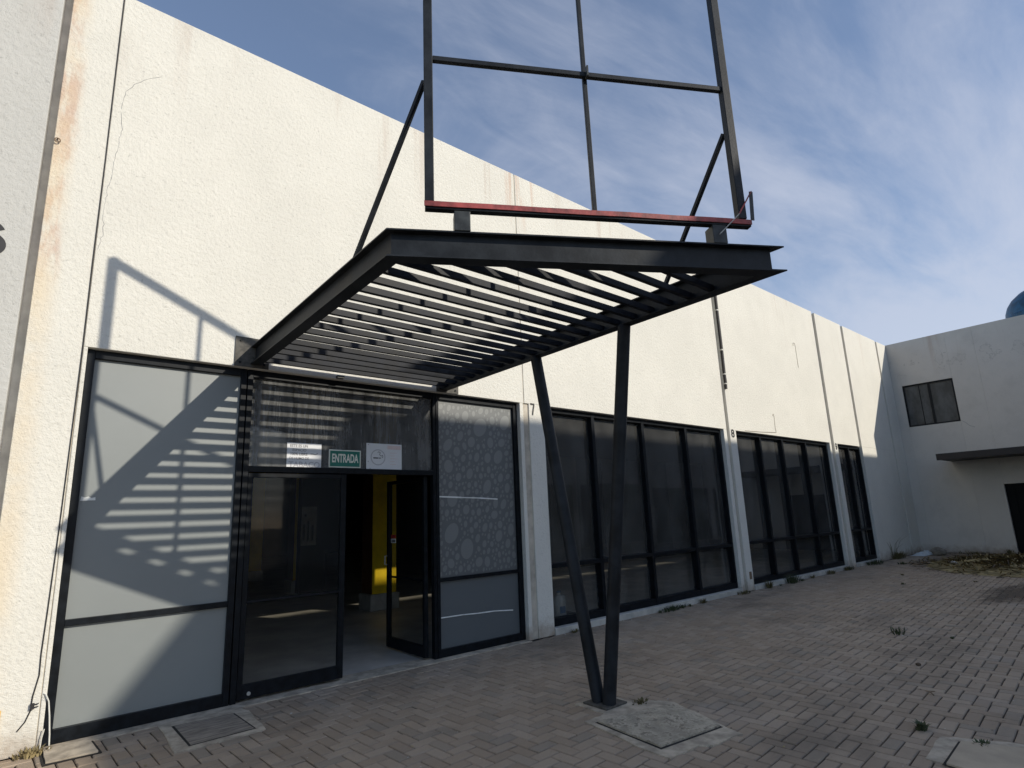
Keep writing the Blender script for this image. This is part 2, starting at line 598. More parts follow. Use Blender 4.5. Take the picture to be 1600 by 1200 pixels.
def stroke(mb, pts, w, y):
    # flat ribbon along a line of (x, z) points
    n = len(pts)
    closed = (Vector(pts[0]) - Vector(pts[-1])).length < 1e-6
    L, R = [], []
    for i in range(n):
        if closed:
            a, b = Vector(pts[(i - 1) % (n - 1)]), Vector(pts[(i + 1) % (n - 1)])
        else:
            a, b = Vector(pts[max(i - 1, 0)]), Vector(pts[min(i + 1, n - 1)])
        d = (b - a).normalized()
        nn = Vector((-d.y, d.x)) * (w / 2)
        p = Vector(pts[i])
        L.append(p + nn)
        R.append(p - nn)
    o = len(mb.v)
    vs = [(p.x, y, p.y) for p in L] + [(p.x, y, p.y) for p in R]
    fs = [(i, i + 1, n + i + 1, n + i) for i in range(n - 1)]
    return mb.add(vs, fs)


def ell(cx, cz, rx, rz, a0=0, a1=360, n=28):
    return [(cx + rx * math.cos(math.radians(a0 + (a1 - a0) * k / n)), cz + rz * math.sin(math.radians(a0 + (a1 - a0) * k / n))) for k in range(n + 1)]


def numeral(d, x, z, h, wd, st, y):
    # x, z: centre; h: height; wd: width; st: stroke width
    m = MB()
    rx = wd / 2 - st / 2
    t_, b_ = z + h / 2 - st / 2, z - h / 2 + st / 2
    if d == '7':
        stroke(m, [(x - wd / 2, t_), (x + wd / 2 - st * 0.2, t_)], st, y)
        stroke(m, [(x + wd / 2 - st * 0.6, t_ - st * 0.3), (x + wd * 0.12, z), (x - wd * 0.08, z - h / 2)], st, y - 0.0006)
    elif d == '8':
        r1 = (h - st) * 0.235
        r2 = (h - st) * 0.265
        stroke(m, ell(x, t_ - r1, rx * 0.92, r1), st, y)
        stroke(m, ell(x, b_ + r2, rx, r2), st, y - 0.0006)
    else:
        f = 1 if d == '6' else -1
        r = (h - st) * 0.30
        P_ = ell(x, z - h / 2 + st / 2 + r, rx, r)
        A_ = [(x - rx, z - h / 2 + st / 2 + r)] + ell(x, z + 0.0, rx, (h - st) / 2, 180, 40, 18)
        if f < 0:
            P_ = [(2 * x - a, 2 * z - b) for a, b in P_]
            A_ = [(2 * x - a, 2 * z - b) for a, b in A_]
        stroke(m, P_, st, y)
        stroke(m, A_, st, y - 0.0006)
    return m


# ------------------------------------------------------------------ ground and paving
structure(MB().prism([(-400, -400), (400, -400), (400, 400), (-400, 400)], -0.5, -0.014).build('ground', M['sand']))


def herringbone(L=0.208, rot=4.0, x0=-3.2, x1=20.8, y0=-8.6, y1=-0.10):
    Wd = L / 2
    a = math.radians(rot)
    ca, sa = math.cos(a), math.sin(a)
    vs, fs = [], []
    N = int(30 / Wd)
    for i in range(-int(6 / Wd), N):
        for j in range(-int(12 / Wd), int(3 / Wd)):
            m = (i - j) % 4
            if m == 0:
                u0, u1, v0, v1 = i * Wd, (i + 2) * Wd, j * Wd, (j + 1) * Wd
            elif m == 3:
                u0, u1, v0, v1 = i * Wd, (i + 1) * Wd, j * Wd, (j + 2) * Wd
            else:
                continue
            cx, cy = (u0 + u1) / 2, (v0 + v1) / 2
            X, Y = cx * ca - cy * sa, cx * sa + cy * ca
            if not (x0 < X < x1 and y0 < Y < y1 + 0.1):
                continue
            g = 0.0033 + random.random() * 0.0024
            tx, ty, dz = random.gauss(0, 0.010), random.gauss(0, 0.010), random.gauss(0, 0.0014)
            jr = random.gauss(0, 0.006)
            dz += 0.003 * math.sin(X * 1.3 + 1.1 * math.sin(Y * 0.9)) * math.sin(Y * 1.7 + 0.6) - (0.004 if random.random() < 0.03 else 0)
            dz = min(dz, 0.004)
            o = len(vs)
            pts = []
            for e, z in ((g + 0.006, 0.0), (g, -0.006), (g, -0.02)):
                for uu, vv in ((u0 + e, v0 + e), (u1 - e, v0 + e), (u1 - e, v1 - e), (u0 + e, v1 - e)):
                    uu2 = cx + (uu - cx) - (vv - cy) * jr
                    vv2 = cy + (vv - cy) + (uu - cx) * jr
                    x_, y_ = uu2 * ca - vv2 * sa, uu2 * sa + vv2 * ca
                    y_ = min(y_, y1)
                    pts.append((x_, y_, z + dz + (uu - cx) * tx + (vv - cy) * ty))
            if max(p[1] for p in pts) - min(p[1] for p in pts) < 0.02:
                continue
            vs += pts
            fs.append((o, o + 1, o + 2, o + 3))
            for k in range(4):
                k2 = (k + 1) % 4
                fs.append((o + 4 + k, o + 4 + k2, o + k2, o + k))
                fs.append((o + 8 + k, o + 8 + k2, o + 4 + k2, o + 4 + k))
    mb = MB()
    mb.v, mb.f, mb.mi = vs, fs, [0] * len(fs)
    return mb


structure(herringbone().build('paving', M['paver']))

# ------------------------------------------------------------------ the warehouse
YW = -0.08           # face of the upper wall and the piers
HD = 3.195           # underside of the upper wall over the glazing
ZR = 6.86            # parapet
wh = thing('warehouse', 'long cream rendered warehouse with black framed glass shopfronts and numbered piers', 'building')

wall = MB()
# full height pier at the left end
wall.box(-1.19, -0.813, YW, 0.16, 0, 7.45)
# upper panels
PANELS = [(-0.807, 4.245), (4.262, 9.765), (9.88, 15.00), (15.18, 16.98), (17.15, 19.86), (20.0, 21.0)]
for a, b in PANELS:
    wall.box(a, b, YW, 0.16, HD, ZR)
# legs of the panels between the shopfronts
for a, b in ((-0.807, -0.776), (4.172, 4.235), (4.345, 4.635), (9.645, 9.765), (9.88, 10.13), (14.885, 15.0), (15.18, 15.40), (17.15, 19.86), (20.0, 21.0)):
    wall.box(a, b, YW, 0.16, 0, HD)
wall.build('wall', M['cream'], wh, bevel=0.006)
# recessed joints between the panels
JOINTS = [(-0.813, -0.807, YW + 0.012, 0.15, 0, ZR), (4.245, 4.262, YW + 0.01, 0.15, HD, ZR - 0.01), (4.235, 4.345, YW + 0.022, 0.15, 0, HD - 0.001)]
for a, b in ((9.765, 9.88), (15.0, 15.18), (16.98, 17.15), (19.86, 20.0)):
    JOINTS.append((a, b, YW + 0.06, 0.15, 0 if a != 16.98 else HD, ZR - 0.012))
for j_ in JOINTS:
    MB().box(*j_).build('panel_joint', M['groove'], wh)
# kerb under the windows, threshold at the entrance
kb = MB()
kb.box(4.636, 9.644, -0.10, 0.10, -0.01, 0.085)
kb.box(10.131, 14.884, -0.10, 0.10, -0.01, 0.085)
kb.box(15.401, 17.149, -0.10, 0.10, -0.01, 0.085)
kb.build('kerb', M['kerb'], wh, bevel=0.008)
MB().box(-0.77, 4.171, -0.135, 0.16, -0.012, 0.0085).build('threshold', M['concrete'], wh, bevel=0.004)
# the hall behind
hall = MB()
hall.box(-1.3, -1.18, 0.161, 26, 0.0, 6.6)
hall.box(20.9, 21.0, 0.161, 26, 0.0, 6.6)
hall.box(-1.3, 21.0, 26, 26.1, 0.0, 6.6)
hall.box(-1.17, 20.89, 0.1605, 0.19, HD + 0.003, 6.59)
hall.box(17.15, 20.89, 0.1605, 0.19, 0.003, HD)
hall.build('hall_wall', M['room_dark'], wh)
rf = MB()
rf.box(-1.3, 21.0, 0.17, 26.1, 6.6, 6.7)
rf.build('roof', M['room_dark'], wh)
structure(MB().box(-1.17, 20.89, 0.1, 25.99, -0.013, 0.004).build('hall_floor', M['room_floor']))
pw = thing('hall_partition', 'grey panelled partition standing inside the hall behind the long windows', 'partition', (14, 6.6, 0))
for k in range(9):
    MB().box(8.6 + k * 1.22, 9.805 + k * 1.22, 6.6 + 0.03 * (k % 2), 6.66 + 0.03 * (k % 2), 0.005, 3.4).build('panel', M['partition' if k % 3 else 'partition_dark'], pw)
for cy in (4.0, 8.25, 12.5):
    cb = MB()
    cb.box(3.93, 4.42, cy + 0.015, cy + 0.45, 0.302, 6.58)
    co = cb.build('column', M['yellow'], wh)
    sd = MB().box(3.915, 3.929, cy + 0.03, cy + 0.43, 0.303, 6.58)  # thin brown plate paints in the shade on the column's left side
    sd.build('painted_shade_side', M['brown_shade'], co)
    MB().box(3.88, 4.47, cy - 0.02, cy + 0.49, 0.005, 0.30).build('plinth', M['plinth'], co, bevel=0.01)

# house numbers painted on the piers
for body, x, z, hh, ww, ss in (('7', 4.415, 3.12, 0.175, 0.085, 0.026), ('8', 9.99, 3.125, 0.175, 0.135, 0.038), ('9', 15.285, 3.115, 0.175, 0.14, 0.038)):
    numeral(body, x, z, hh, ww, ss, YW - 0.003).build('house_number', M['black_ink'], wh)
# fine cracks in the render
CR = []
CR.append([(-0.45, YW, 6.10), (-0.56, YW, 6.02), (-0.66, YW, 5.90), (-0.71, YW, 5.80), (-0.73, YW, 5.68), (-0.735, YW, 5.55)])
CR.append([(-0.735, YW, 5.55), (-0.715, YW, 5.38), (-0.74, YW, 5.1), (-0.75, YW, 4.93), (-0.77, YW, 4.7), (-0.775, YW, 4.48), (-0.765, YW, 4.3), (-0.785, YW, 4.08)])
rc = random.Random(2)
for poly in CR:
    pts = []
    for a, b in zip(poly[:-1], poly[1:]):
        n_ = max(2, int((Vector(b) - Vector(a)).length / 0.035))
        for k in range(n_):
            q = Vector(a).lerp(Vector(b), k / n_)
            pts.append((q.x + rc.uniform(-0.008, 0.008), YW + 0.0006, q.z + rc.uniform(-0.008, 0.008)))
    MB().tube(pts, [rc.uniform(0.0012, 0.0028) for _ in pts], 5).build('crack', M['grey_ink'], wh)
# rusty box low on pier 8
MB().box(9.98, 10.06, YW - 0.012, YW - 0.001, 0.22, 0.36).build('outlet_box', M['rust'], wh, bevel=0.003)


def bars(mb, verts, hors, y0, y1):
    for a, b, z0, z1 in verts:
        mb.box(a, b, y0, y1, z0, z1)
    for a, b, z0, z1 in hors:
        mb.box(a, b, y0 + 0.004, y1 - 0.004, z0, z1)


# --- entrance glazing
ef = MB()
bars(ef, [(-0.775, -0.715, 0.009, 3.20), (0.495, 0.548, 0.009, 3.195), (0.558, 0.61, 0.009, 3.195), (2.765, 2.805, 0.009, 3.195), (2.812, 2.852, 0.009, 3.195), (4.10, 4.170, 0.009, 3.195)],
     [(-0.715, 0.495, 3.12, 3.205), (0.61, 2.765, 3.12, 3.205), (2.852, 4.10, 3.12, 3.205),
      (-0.715, 0.495, 0.875, 0.925), (-0.715, 0.495, 0.009, 0.115),
      (0.61, 2.765, 2.145, 2.205),
      (2.852, 4.10, 0.865, 0.91), (2.852, 4.10, 0.009, 0.10)], -0.012, 0.06)
ef_o = ef.build('entrance_frame', M['alum'], wh, bevel=0.003)
MB().box(-0.72, 0.50, 0.028, 0.036, 0.92, 3.13).build('frosted_pane', M['frosted'], ef_o)
MB().box(-0.72, 0.50, 0.028, 0.036, 0.11, 0.88).build('frosted_pane', M['frosted'], ef_o)
MB().box(0.605, 2.77, 0.028, 0.034, 2.20, 3.13).build('transom_pane', M['glass_trans'], ef_o)
MB().box(2.845, 4.105, 0.028, 0.036, 0.905, 3.13).build('printed_pane', M['bubble_back'], ef_o)
MB().box(2.845, 4.105, 0.028, 0.036, 0.09, 0.87).build('frosted_pane', M['frosted_dark'], ef_o)
# dots of the printed film: packed ellipses of many sizes
dots = []
mbd = MB()
rd = random.Random(11)
for r0, cnt in ((0.135, 4), (0.085, 8), (0.06, 26), (0.04, 90), (0.026, 420), (0.016, 1100)):
    for _ in range(cnt):
        for _try in range(14):
            r = r0 * rd.uniform(0.8, 1.12)
            x_, z_ = rd.uniform(2.86 + r, 4.095 - r), rd.uniform(0.92 + r * 1.2, 3.10 - r * 1.2)
            if all((x_ - a) ** 2 + ((z_ - b) / 1.2) ** 2 > (r + c_ + 0.007) ** 2 for a, b, c_ in dots):
                dots.append((x_, z_, r))
                ang = rd.gauss(-0.25, 0.25)
                mbd.disc_xz(x_, 0.0272, z_, r * rd.uniform(0.66, 0.9), r * rd.uniform(1.0, 1.2), ang, 22 if r > 0.03 else 12)
                break
mbd.build('bubble_print', M['bubble'], ef_o)
# white strips painted in for lines of light across the film
for pts in ([(2.875, 1.885), (3.2, 1.872), (3.5, 1.862), (3.79, 1.845)], [(2.88, 0.45), (3.2, 0.445), (3.42, 0.432), (3.7, 0.425), (3.99, 0.398)]):
    sl_ = MB()
    for (xa, za), (xb, zb) in zip(pts[:-1], pts[1:]):
        sl_.bar((xa - 0.004, 0.0245, za), (xb + 0.004, 0.0245, zb), 0.005, rd.uniform(0.011, 0.02))
    sl_.build('light_line', M['frost_white'], ef_o)
# --- left door leaf, shut
d1 = MB()
bars(d1, [(0.615, 0.665, 0.03, 2.135), (1.585, 1.645, 0.03, 2.135)],
     [(0.665, 1.585, 0.03, 0.155), (0.665, 1.585, 2.09, 2.135), (0.665, 1.585, 0.885, 0.905)], 0.0, 0.05)
d1o = d1.build('door', M['alum'], wh, bevel=0.003)
MB().box(0.66, 1.59, 0.022, 0.028, 0.15, 2.10).build('door_pane', M['glass_door'], d1o)
lk = MB()
lk.tube([(0.72, -0.004, 0.075), (0.72, -0.016, 0.075)], 0.017, 14)
lk.build('lock', M['plinth'], d1o, smooth=True)
# --- right door leaf, swung into the hall
d2 = MB()
for a, b, z0, z1 in ((0.05, 0.10, 0.03, 2.135), (0.955, 1.015, 0.03, 2.135)):
    d2.box(2.665, 2.715, a, b, z0, z1)
for a, b, z0, z1 in ((0.10, 0.955, 0.03, 0.155), (0.10, 0.955, 2.09, 2.135), (0.10, 0.955, 0.885, 0.905)):
    d2.box(2.669, 2.711, a, b, z0, z1)
d2o = d2.build('door', M['alum'], wh, bevel=0.003)
d2o['label'] = 'right door leaf, swung open into the hall'
MB().box(2.687, 2.693, 0.095, 0.96, 0.15, 2.10).build('door_pane', M['glass_door'], d2o)
hd = MB()
hd.tube([(2.655, 0.985, 1.05), (2.625, 0.985, 1.05), (2.625, 0.985, 1.16), (2.655, 0.985, 1.16)], 0.009, 8)
hd.build('handle', M['plinth'], d2o, smooth=True)
st = MB()
st.box(2.683, 2.686, 0.80, 0.93, 1.385, 1.43)
st.box(2.683, 2.686, 0.80, 0.93, 1.325, 1.38, 1)
for k in range(3):
    st.box(2.682, 2.6829, 0.815 + k * 0.035, 0.84 + k * 0.035, 1.335, 1.365, 2)
st.build('sticker', [M['sticker_red'], M['paper'], M['black_ink']], d2o)


# --- window bays
def window_bay(x0, x1, mull, zt=3.185, zr=0.895):
    f = MB()
    xs = [(x0, x0 + 0.055)] + [(m - 0.034, m + 0.034) for m in mull] + [(x1 - 0.055, x1)]
    vs = [(a, b, 0.088, zt) for a, b in xs]
    hs = []
    for (a0, a1), (b0, b1) in zip(xs[:-1], xs[1:]):
        hs += [(a1, b0, zt - 0.06, zt + 0.003), (a1, b0, zr - 0.03, zr + 0.03), (a1, b0, 0.088, 0.19)]
    bars(f, vs, hs, -0.005, 0.125)
    o = f.build('window', M['alum'], wh, bevel=0.003)
    for (a0, a1), (b0, b1) in zip(xs[:-1], xs[1:]):
        for za, zb in ((zr + 0.025, zt - 0.055), (0.185, zr - 0.025)):
            tl_ = [random.gauss(0, 0.006) for _ in range(3)]      # panes are never set quite true
            pb_ = MB().box(a1 - 0.005, b0 + 0.005, 0.092, 0.098, za, zb)
            pb_.v = [(x_, y_ + tl_[0] * (x_ - a1) / (b0 - a1) * 1.2 + tl_[1] * (z_ - za) / (zb - za), z_) for x_, y_, z_ in pb_.v]
            pb_.build('pane', M['glass_win'], o)
    return o


window_bay(4.637, 9.643, [5.78, 7.07, 8.39])
window_bay(10.132, 14.883, [11.29, 12.35, 13.6])
window_bay(15.402, 17.148, [16.33])

# ------------------------------------------------------------------ building number 6, left
lb = thing('white_building', 'tall whiter rendered building at the left edge with a black numeral 6', 'building', (-4, 0, 0))
MB().box(-9, -1.252, YW - 0.015, 9, 0, 8.2).build('wall', M['white_wall'], lb, bevel=0.008)
MB().box(-1.2515, -1.1905, YW + 0.145, 0.5, 0, 7.6).build('building_joint', M['shade_joint'], lb)
numeral('6', -1.495, 4.005, 0.30, 0.205, 0.052, YW - 0.019).build('house_number', M['black_ink'], lb)

# ------------------------------------------------------------------ far building
XF = 20.87
fb = thing('far_building', 'weathered white two storey building closing the end of the yard', 'building', (XF, -2.5, 0))
fw = MB()
Y1, Y0 = YW + 0.05, -5.6
wy0, wy1, wz0, wz1 = -1.714, -0.344, 3.99, 5.375
dy0, dy1, dz = -3.75, -2.41, 2.0
TH = 0.22
fw.box(XF, XF + TH, wy1, Y1, 0, 6.87)
fw.box(XF, XF + TH, wy0, wy1, wz1, 6.87)
fw.box(XF, XF + TH, wy0, wy1, 0, wz0)
fw.box(XF, XF + TH, dy1, wy0, 0, 6.87)
fw.box(XF, XF + TH, dy0, dy1, dz, 6.87)
fw.box(XF, XF + TH, Y0, dy0, 0, 6.87)
fw.box(XF + TH, 32, Y0, Y0 + TH, 0, 6.87)
fw.box(XF + TH, 32, Y1 - TH, Y1, 0, 6.86)
fw.box(31.8, 32, Y0 + TH, Y1 - TH, 0, 6.85)
fw.build('wall', M['far_wall'], fb, bevel=0.006)
MB().box(XF + TH, 31.8, Y0 + TH, Y1 - TH, 6.2, 6.35).build('roof', M['concrete'], fb)
MB().box(XF + 1.5, XF + 1.6, Y0 + TH, Y1 - TH, 0, 6.2).build('inner_wall', M['room_dark'], fb)
wf = MB()
wf.box(XF + 0.02, XF + 0.10, wy0, wy0 + 0.045, wz0, wz1)
wf.box(XF + 0.02, XF + 0.10, wy1 - 0.045, wy1, wz0, wz1)
wf.box(XF + 0.024, XF + 0.096, wy0 + 0.045, wy1 - 0.045, wz1 - 0.05, wz1)
wf.box(XF + 0.024, XF + 0.096, wy0 + 0.045, wy1 - 0.045, wz0, wz0 + 0.05)
wf.box(XF + 0.03, XF + 0.09, -1.085, -1.025, wz0 + 0.05, wz1 - 0.05)
wf.box(XF + 0.045, XF + 0.075, -0.80, -0.775, wz0 + 0.05, wz1 - 0.05)
wfo = wf.build('window', M['alum'], fb)
MB().box(XF + 0.06, XF + 0.066, wy0 + 0.04, -1.08, wz0 + 0.045, wz1 - 0.045).build('pane', M['glass_far'], wfo)
MB().box(XF + 0.05, XF + 0.056, -1.03, wy1 - 0.04, wz0 + 0.045, wz1 - 0.045).build('pane', M['glass_far'], wfo)
aw = MB()
aw.box(XF - 1.5, XF - 0.001, -5.0, -1.28, 2.77, 2.93)
aw.box(XF - 1.53, XF - 1.501, -5.0, -1.265, 2.755, 2.945)
aw.build('awning', M['awning'], fb, bevel=0.004)
dr = MB()
dr.box(XF + 0.10, XF + 0.16, dy0 + 0.001, dy1 - 0.001, 0.01, dz - 0.001)
for k in range(6):
    dr.box(XF + 0.085, XF + 0.0995, dy0 + 0.06 + k * 0.215, dy0 + 0.22 + k * 0.215, 0.08, dz - 0.08)
dr.build('door', M['void'], fb)  # near-black leaf in place of the dark opening
ck = MB()
ck.tube([(XF - 0.001, -1.73, 4.0), (XF - 0.001, -1.82, 3.93), (XF - 0.001, -1.9, 3.82), (XF - 0.001, -2.02, 3.76)], 0.005, 4)
ck.build('crack', M['grey_ink'], fb)

# tank on its roof
tk = thing('water_tank', 'dark blue domed water tank behind the far roof parapet', 'tank', (24.0, -4.35, 6.35))
prof = [(1.45, 0.0), (1.50, 0.12), (1.5, 0.95), (1.56, 0.98), (1.56, 1.08), (1.48, 1.14)]
prof += [(1.48 * math.cos(a * math.pi / 2) ** 0.75, 1.14 + 0.98 * math.sin(a * math.pi / 2)) for a in (0.12, 0.25, 0.4, 0.55, 0.7, 0.82, 0.9)]
MB().lathe((24.0, -4.35, 6.35), prof, 40).build('tank_body', M['blue_tarp'], tk, smooth=True)
MB().lathe((24.0, -4.35, 8.40), [(0.36, 0), (0.38, 0.10), (0.30, 0.16), (0.05, 0.18)], 24).build('lid', M['awning'], tk, smooth=True)

# ------------------------------------------------------------------ building across the yard (throws the shade)
ob_ = thing('opposite_building', 'plain pale building across the yard that throws the shade', 'building', (18, -16, 0))
ow = MB()
ow.box(7.39, 34, -20, -12.0, 0, 10.0)
ow.build('wall', M['opp_wall'], ob_, bevel=0.01)
MB().box(7.39, 34, -12.5, -12.0, 10.001, 10.06).build('coping', M['concrete'], ob_)
for k in range(5):
    a = 7.9 + k * 5.2
    f = MB()
    for q in range(5):
        f.box(a + q * 1.13, a + q * 1.13 + 0.06, -11.999, -11.92, 0.1, 2.9)
    for q in range(4):
        for za in (0.1, 0.88, 2.84):
            f.box(a + q * 1.13 + 0.06, a + q * 1.13 + 1.13, -11.998, -11.93, za, za + 0.06)
    fo = f.build('window', M['alum'], ob_)
    MB().box(a + 0.01, a + 4.57, -11.985, -11.975, 0.12, 2.88).build('pane', M['void'], fo)
for k in range(6):
    MB().box(7.42 + k * 5.2, 7.86 + k * 5.2, -12.0, -11.95, 0, 9.9).build('pilaster', M['opp_wall'], ob_)

# ------------------------------------------------------------------ entrance canopy
ZB, ZT = 3.228, 3.418
cn = thing('entrance_canopy', 'charcoal steel slatted canopy over the entrance on a V shaped post', 'canopy', (1.75, -1.9, 0))
OUT = [Vector((0.549, YW)), Vector((0.549, -3.05)), Vector((2.945, -4.442)), Vector((2.945, YW))]


def off_pts(d):
    """outline shifted inwards by d"""
    res = []
    dirs = [(OUT[i + 1] - OUT[i]).normalized() for i in range(3)]
    nor = [Vector((-v.y, v.x)) for v in dirs]       # inward = left of travel
    for i in range(4):
        if i == 0:
            res.append(OUT[0] + nor[0] * d)
        elif i == 3:
            res.append(OUT[3] + nor[2] * d)
        else:
            n1_, n2_ = nor[i - 1], nor[i]
            k = d / (1 + n1_.dot(n2_))
            res.append(OUT[i] + (n1_ + n2_) * k)
    return res


FW, FT, WT = 0.104, 0.010, 0.010
mid = FW / 2
prof = [(0, ZB), (FW, ZB), (FW, ZB + FT), (mid + WT / 2, ZB + FT), (mid + WT / 2, ZT - FT), (FW, ZT - FT), (FW, ZT), (0, ZT), (0, ZT - FT), (mid - WT / 2, ZT - FT), (mid - WT / 2, ZB + FT), (0, ZB + FT)]
rows = [off_pts(d) for d, z in prof]
np_ = len(prof)
for s_ in range(3):
    vs = [(rows[k][s_].x, rows[k][s_].y, prof[k][1]) for k in range(np_)] + [(rows[k][s_ + 1].x, rows[k][s_ + 1].y, prof[k][1]) for k in range(np_)]
    fs = [(k, (k + 1) % np_, np_ + (k + 1) % np_, np_ + k) for k in range(np_)]
    bm_ = MB().add(vs, fs)
    # stiffener end plate at the mitres is hidden; close the wall ends
    b_o = bm_.build('beam', M['steel'], cn)
    m_ = b_o.data
    bm2 = bmesh.new()
    bm2.from_mesh(m_)
    bmesh.ops.recalc_face_normals(bm2, faces=bm2.faces)
    bm2.to_mesh(m_)
    bm2.free()
# slats: flat bars on edge, the front ones cut by the skew beam
inn = off_pts(mid + WT / 2 + 0.001)
y = -3.875
while y < -0.12:
    xa, xb = inn[0].x, inn[3].x
    yn_ = y - 0.036
    xn = xa
    slope = (inn[2].x - inn[1].x) / (inn[2].y - inn[1].y)
    if yn_ < inn[1].y:
        xn = inn[1].x + (yn_ - inn[1].y) * slope + 0.003
        xa = max(xa, inn[1].x + (y - inn[1].y) * slope + 0.003)
    sag = random.uniform(-0.002, 0.002)
    MB().prism([(xn, yn_), (xb, yn_), (xb, y), (xa, y)], 3.247 + sag, 3.296 + sag).build('slat', M['slat'], cn, bevel=0.0015)
    y += 0.1858
# V post
lg = MB()
lg.tube([(2.91, -2.405, 0.02), (2.893, -1.845, ZB + 0.002)], 0.057, 24)
lg.build('leg', M['steel'], cn, smooth=True)
lg = MB()
lg.tube([(2.915, -2.520, 0.02), (2.893, -3.02, ZB + 0.002)], 0.057, 24)
lg.build('leg', M['steel'], cn, smooth=True)
MB().box(2.80, 3.065, -2.59, -2.325, 0.009, 0.024).build('base_plate', M['plate'], cn, bevel=0.002)
for xa in (0.40, 2.78):
    pl = MB()
    pl.box(xa, xa + 0.33, YW - 0.014, YW - 0.001, ZB - 0.03, ZT + 0.09)
    po = pl.build('wall_plate', M['plate'], cn)
    for bx_ in (xa + 0.05, xa + 0.28):
        for bz in (ZB + 0.01, ZT + 0.05):
            MB().tube([(bx_, YW - 0.015, bz), (bx_, YW - 0.026, bz)], 0.012, 6).build('bolt', M['alum'], po)
# little hook hanging under the last slat
MB().box(1.46, 1.54, YW - 0.05, YW - 0.001, 3.20, 3.225).build('bracket', M['steel_worn'], cn)

# ------------------------------------------------------------------ empty sign frame standing on the canopy
e0 = Vector((0.549, -3.05, 0))
ed = Vector((0.86592, -0.50018, 0)).normalized()
en = Vector((0.50018, 0.86592, 0)).normalized()


def P(s, o, z):
    v = e0 + ed * s + en * o
    return (v.x, v.y, z)


sf = thing('sign_frame', 'empty dark steel billboard frame with a red strip along its bottom, standing on the canopy', 'sign frame', P(1.4, 0.08, ZT))
OFF = 0.012
TOPZ = 5.90
for s in (0.270, 2.475):
    MB().bar(P(s, OFF, 3.6115), P(s, OFF, TOPZ), 0.06, 0.06, up=ed).build('upright', M['steel'], sf, bevel=0.004)
MB().bar(P(0.241, OFF, 3.5855), P(2.535, OFF, 3.5785), 0.05, 0.05).build('bottom_rail', M['steel'], sf, bevel=0.004)
MB().bar(P(0.301, OFF, TOPZ - 0.031), P(2.444, OFF, TOPZ - 0.031), 0.058, 0.058).build('top_rail', M['steel'], sf, bevel=0.004)
MB().bar(P(0.301, OFF, 4.705), P(2.444, OFF, 4.682), 0.034, 0.036).build('crossbar', M['steel'], sf, bevel=0.003)
MB().bar(P(1.400, OFF + 0.037, 3.60), P(1.392, OFF + 0.037, TOPZ - 0.062), 0.03, 0.03, up=ed).build('centre_bar', M['steel'], sf, bevel=0.003)
MB().bar(P(1.396, OFF - 0.023, 4.66), P(1.396, OFF - 0.023, 4.74), 0.05, 0.012, up=ed).build('gusset', M['steel_worn'], sf)
# red metal strip along the bottom rail
rs = MB()
pr_ = None
rk = random.Random(4)
for k in range(13):
    sk_ = 0.236 + k * (2.30 / 12)
    q_ = P(sk_, OFF - 0.031 + rk.uniform(-0.0015, 0.0015), 3.5935 - 0.0007 * k + rk.uniform(-0.002, 0.002))
    if pr_ is not None:
        rs.bar(pr_, q_, 0.007, 0.035)
    pr_ = q_
rs.build('red_strip', M['red'], sf)
for s in (0.480, 2.286):
    MB().bar(P(s, OFF + 0.03, ZT), P(s, OFF + 0.03, 3.557), 0.105, 0.105, up=ed).build('post', M['steel_worn'], sf, bevel=0.004)
for s, xb in ((0.245, 0.60), (2.455, 2.893)):
    top = Vector(P(s, OFF + 0.04, 4.56 if s < 1 else 4.34))
    bot = Vector((xb, -2.44 if s < 1 else -3.46, ZT + 0.004))
    MB().bar(tuple(top), tuple(bot), 0.03, 0.03).build('brace', M['steel'], sf, bevel=0.002)
# torn strip folded up at the right end
bs = MB()
bs.bar(P(2.545, OFF - 0.03, 3.60), P(2.560, OFF - 0.03, 3.825), 0.004, 0.028, up=ed, mi=1)
bs.bar(P(2.560, OFF - 0.035, 3.825), P(2.42, OFF - 0.07, 3.62), 0.010, 0.006)
bs.bar(P(2.42, OFF - 0.07, 3.62), P(2.25, OFF - 0.075, 3.455), 0.010, 0.006, mi=2)
bs.build('torn_strip', [M['red'], M['steel_worn'], M['plinth']], sf)

# ------------------------------------------------------------------ notices on the transom
YG = 0.026
sg = thing('entrance_sign', 'green ENTRADA sign with white letters on the glass over the doors', 'sign', (1.63, YG, 2.31))
MB().box(1.443, 1.818, YG - 0.007, YG, 2.213, 2.412).build('panel', M['sign_white'], sg, bevel=0.002)
MB().box(1.456, 1.805, YG - 0.0085, YG - 0.0071, 2.226, 2.399).build('green_field', M['green'], sg)
text_mesh(MB(), 'ENTRADA', 1.6305, YG - 0.0095, 2.3125, 0.130, 0.004, 0.52).build('lettering', M['sign_white'], sg)

nt = thing('smoking_notice', 'white paper notice with a crossed cigarette in a ring, right of the ENTRADA sign', 'notice', (2.12, YG, 2.34))
MB().box(1.888, 2.345, YG - 0.002, YG, 2.183, 2.507).build('sheet', [M['paper']], nt)
rg = MB()
ctr = (2.035, 2.345)
for k in range(40):
    a0, a1 = 2 * math.pi * k / 40, 2 * math.pi * (k + 1) / 40
    r0, r1 = 0.082, 0.094
    rg.add([(ctr[0] + r0 * math.cos(a0), YG - 0.0032, ctr[1] + r0 * math.sin(a0)), (ctr[0] + r1 * math.cos(a0), YG - 0.0032, ctr[1] + r1 * math.sin(a0)),
            (ctr[0] + r1 * math.cos(a1), YG - 0.0032, ctr[1] + r1 * math.sin(a1)), (ctr[0] + r0 * math.cos(a1), YG - 0.0032, ctr[1] + r0 * math.sin(a1))], [(0, 1, 2, 3)])
rg.build('ring', M['pale_ink'], nt)
cg = MB()
